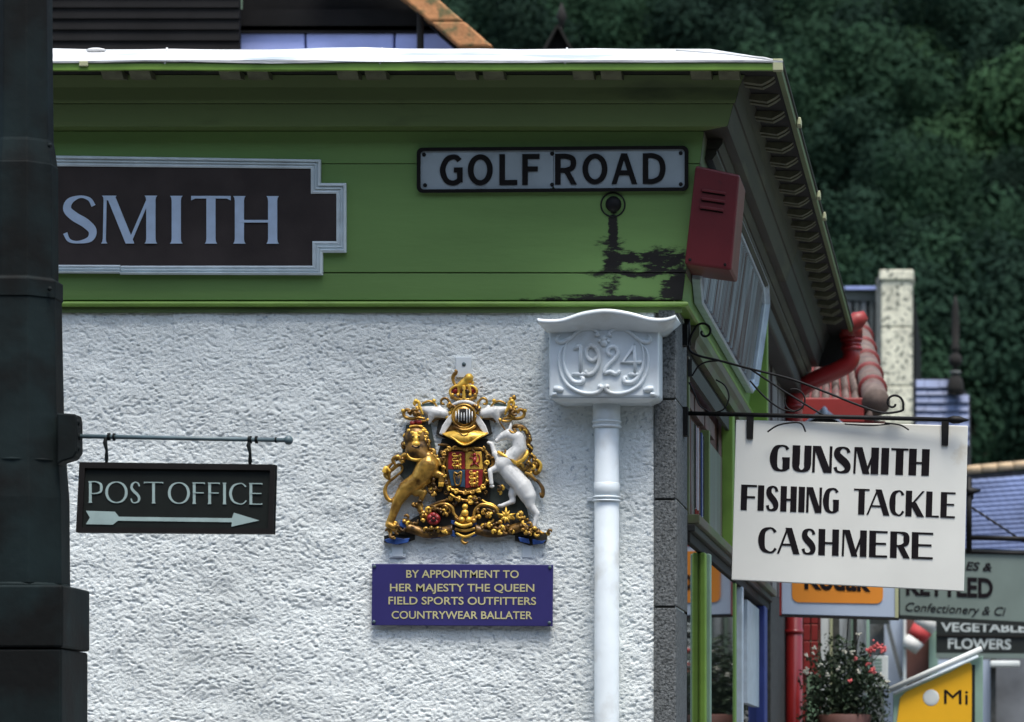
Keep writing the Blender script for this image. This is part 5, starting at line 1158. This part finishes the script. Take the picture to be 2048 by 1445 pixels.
# turret with slates and finial
YT2 = 38.0; T2 = Pl((0, YT2, 0), (0, -1, 0))
tu = thing('turreted_house', (P(1890, 0, YT2).x, YT2, 0), 'blue slated house roof with a tall turned black finial', 'house')
rt = random.Random(3)
rows = [(760, 776, 1832, 1905), (779, 790, 1832, 1912), (790, 806, 1832, 1938), (808, 822, 1832, 1938), (824, 838, 1832, 1938), (840, 856, 1832, 1938), (858, 874, 1832, 1938), (876, 892, 1832, 1938)]
obj('roof', strip_on(T2, [(1826, 757), (1905, 757), (1940, 792), (1940, 1400), (1826, 1400)], -3, -.03), 'slatedark', tu)
for (ya, yb, xa_, xb_) in rows:
    x = xa_+rt.uniform(-15, 0)
    while x < xb_:
        w_ = rt.uniform(22, 34); x2 = min(x+w_, xb_); xs_ = max(x, xa_)
        if x2-xs_ > 3:
            j = rt.uniform(-1, 1); m = M(); m.loft([[T2(xs_+.5, ya, -.02), T2(x2-.5, ya, -.02), T2(x2-.5, yb+j, .0), T2(xs_+.5, yb+j*.5, .0)], [T2(xs_+.5, ya, .0), T2(x2-.5, ya, .0), T2(x2-.5, yb+j, .035), T2(xs_+.5, yb+j*.5, .035)]])
            obj('slate', m, 'slateblue', tu)
        x += w_
fc = T2(1911, 790, .1); s_ = YT2/F
m = M(); m.lathe(fc, [(16*s_, -2*s_), (17*s_, 12*s_), (14*s_, 28*s_), (6*s_, 40*s_), (5*s_, 44*s_), (5*s_, 52*s_), (12*s_, 58*s_), (14*s_, 66*s_), (11*s_, 76*s_), (5*s_, 82*s_), (8*s_, 86*s_), (9*s_, 92*s_), (7*s_, 96*s_), (8*s_, 150*s_), (5*s_, 180*s_), (1*s_, 196*s_)], 14); obj('finial', m, 'shaft', tu, True)
m = M(); m.lathe(fc+Vector((0, 0, 42*s_)), [(11*s_, -3*s_), (11*s_, 3*s_)], 14); obj('finial_collar', m, 'grey', tu, True)
# slate roof at far right
YQ = 32.0; QP = Pl((0, YQ, 0), (0, -1, .8))
sr = thing('slate_roofed_house', P(2000, 1300, YQ), 'low house with pale blue slate roof and buff clay ridge at the right edge', 'house')
obj('roof', strip_on(QP, [(1900, 950), (2200, 925), (2200, 1200), (1900, 1200)], -.2, -.02), 'slatedark', sr)
for i in range(20):
    y = 962+i*9.2; x = 1905+rt.uniform(-18, 0)
    while x < 2120:
        w_ = rt.uniform(15, 19); m = M(); sl_ = -.075*(1-i/30); dy = (x-1905)*sl_
        m.loft([[QP(x+.3, y+dy, -.01), QP(x+w_-.3, y+dy, -.01), QP(x+w_-.3, y+dy+10.5, .004), QP(x+.3, y+dy+10.5, .004)], [QP(x+.3, y+dy, .0), QP(x+w_-.3, y+dy, .0), QP(x+w_-.3, y+dy+10.5, .03), QP(x+.3, y+dy+10.5, .03)]])
        obj('slate', m, 'slateblue', sr); x += w_
for i in range(8):
    a = QP(1900+i*32, 950-i*2.9, .05); b = QP(1930+i*32, 947.5-i*2.9, .05); m = M(); m.tube([a, b], .04, 10); obj('ridge_tile', m, 'ridge', sr, True)
obj('wall', strip_on(Pl((0, YQ+.1, 0), (0, -1, 0)), [(1840, 1120), (2300, 1120), (2300, 1700), (1840, 1700)], -4, -.2), 'greywall', sr)
# ================================================================== TREES on the hill, every tree a thing
def crown_mesh(seed, mi):
    r = random.Random(seed); m = M()
    lobes = [(Vector((0, 0, 0)), 2.6)]+[(Vector((r.uniform(-2, 2), r.uniform(-2, 2), r.uniform(-1.8, 2.4))), r.uniform(1.2, 2.0)) for _ in range(9)]
    vs, fs = [], []
    for c, R_ in lobes:
        for i in range(int(520*R_*R_/2)):
            v = Vector((r.gauss(0, 1), r.gauss(0, 1), r.gauss(0, 1))).normalized()
            p = c+v*R_*(.72+.34*r.random()**.5)*(1+.18*noise.noise(v*3+c)); s = r.uniform(.07, .17)
            a = (v*1.5+Vector((r.gauss(0, .45), r.gauss(0, .45), r.gauss(0, .45)+.2))).normalized(); b = a.orthogonal().normalized(); b.rotate(Matrix.Rotation(r.uniform(0, 6.28), 3, a)); d = a.cross(b)
            n = len(vs); vs += [p-b*s, p+d*s*.8, p+b*s, p-d*s*.8]; fs.append([n, n+1, n+2, n+3])
    me = bpy.data.meshes.new('crown'); me.from_pydata(vs, [], fs); me.materials.append(LEAF[mi]); return me
crowns = [crown_mesh(i, [0, 1, 2, 3, 1, 0][i]) for i in range(6)]
m = M(); m.tube([(0, 0, 0), (.1, 0, 2), (0, .1, 4.5)], [.3, .22, .1], 7); m.tube([(.05, 0, 2.4), (1.2, .3, 4)], [.12, .05], 5); m.tube([(.05, 0, 2.8), (-1, -.4, 4.4)], [.12, .05], 5)
tm = bpy.data.meshes.new('trunk'); tm.from_pydata(m.v, [], m.f); tm.materials.append(MT['bark'])
LB = ['dark green broadleaf tree in the dense wood on the hillside', 'mid green rounded tree in the dense wood on the hillside', 'paler green leafy tree in the dense wood on the hillside', 'near black green tree in the dense wood on the hillside']
rt = random.Random(21); nT = 0
for row in range(30):
    Y = 168+row*8.2; x = P(1000, 0, Y).x-4-(0 if row % 2 else 3)
    xe = P(2048, 0, Y).x+8
    while x < xe and nT < 297:
        xx, yy = x+rt.uniform(-1.6, 1.6), Y+rt.uniform(-2.5, 2.5); z = hz(xx, yy)-.6
        py = CY-(z+5-EYE)*F/yy
        x += rt.uniform(4.3, 6.0)
        if py > 1080 or py < -260: continue
        k_ = rt.randrange(6); sc_ = rt.uniform(.85, 1.5)
        mi = [0, 1, 2, 3, 1, 0][k_]
        o = bpy.data.objects.new('tree', None); COL.objects.link(o); o.location = (xx, yy, z); o.rotation_euler.z = rt.uniform(0, 6.28); o.scale = (sc_, sc_, sc_*rt.uniform(.9, 1.25))
        tag(o, LB[mi], 'tree', 'trees of the hillside wood, '+['dark', 'mid', 'pale', 'near black'][mi])
        t1 = bpy.data.objects.new('trunk', tm); COL.objects.link(t1); t1.parent = o
        c1 = bpy.data.objects.new('crown', crowns[k_]); COL.objects.link(c1); c1.parent = o; c1.location = (0, 0, 5)
        nT += 1
print('trees', nT)
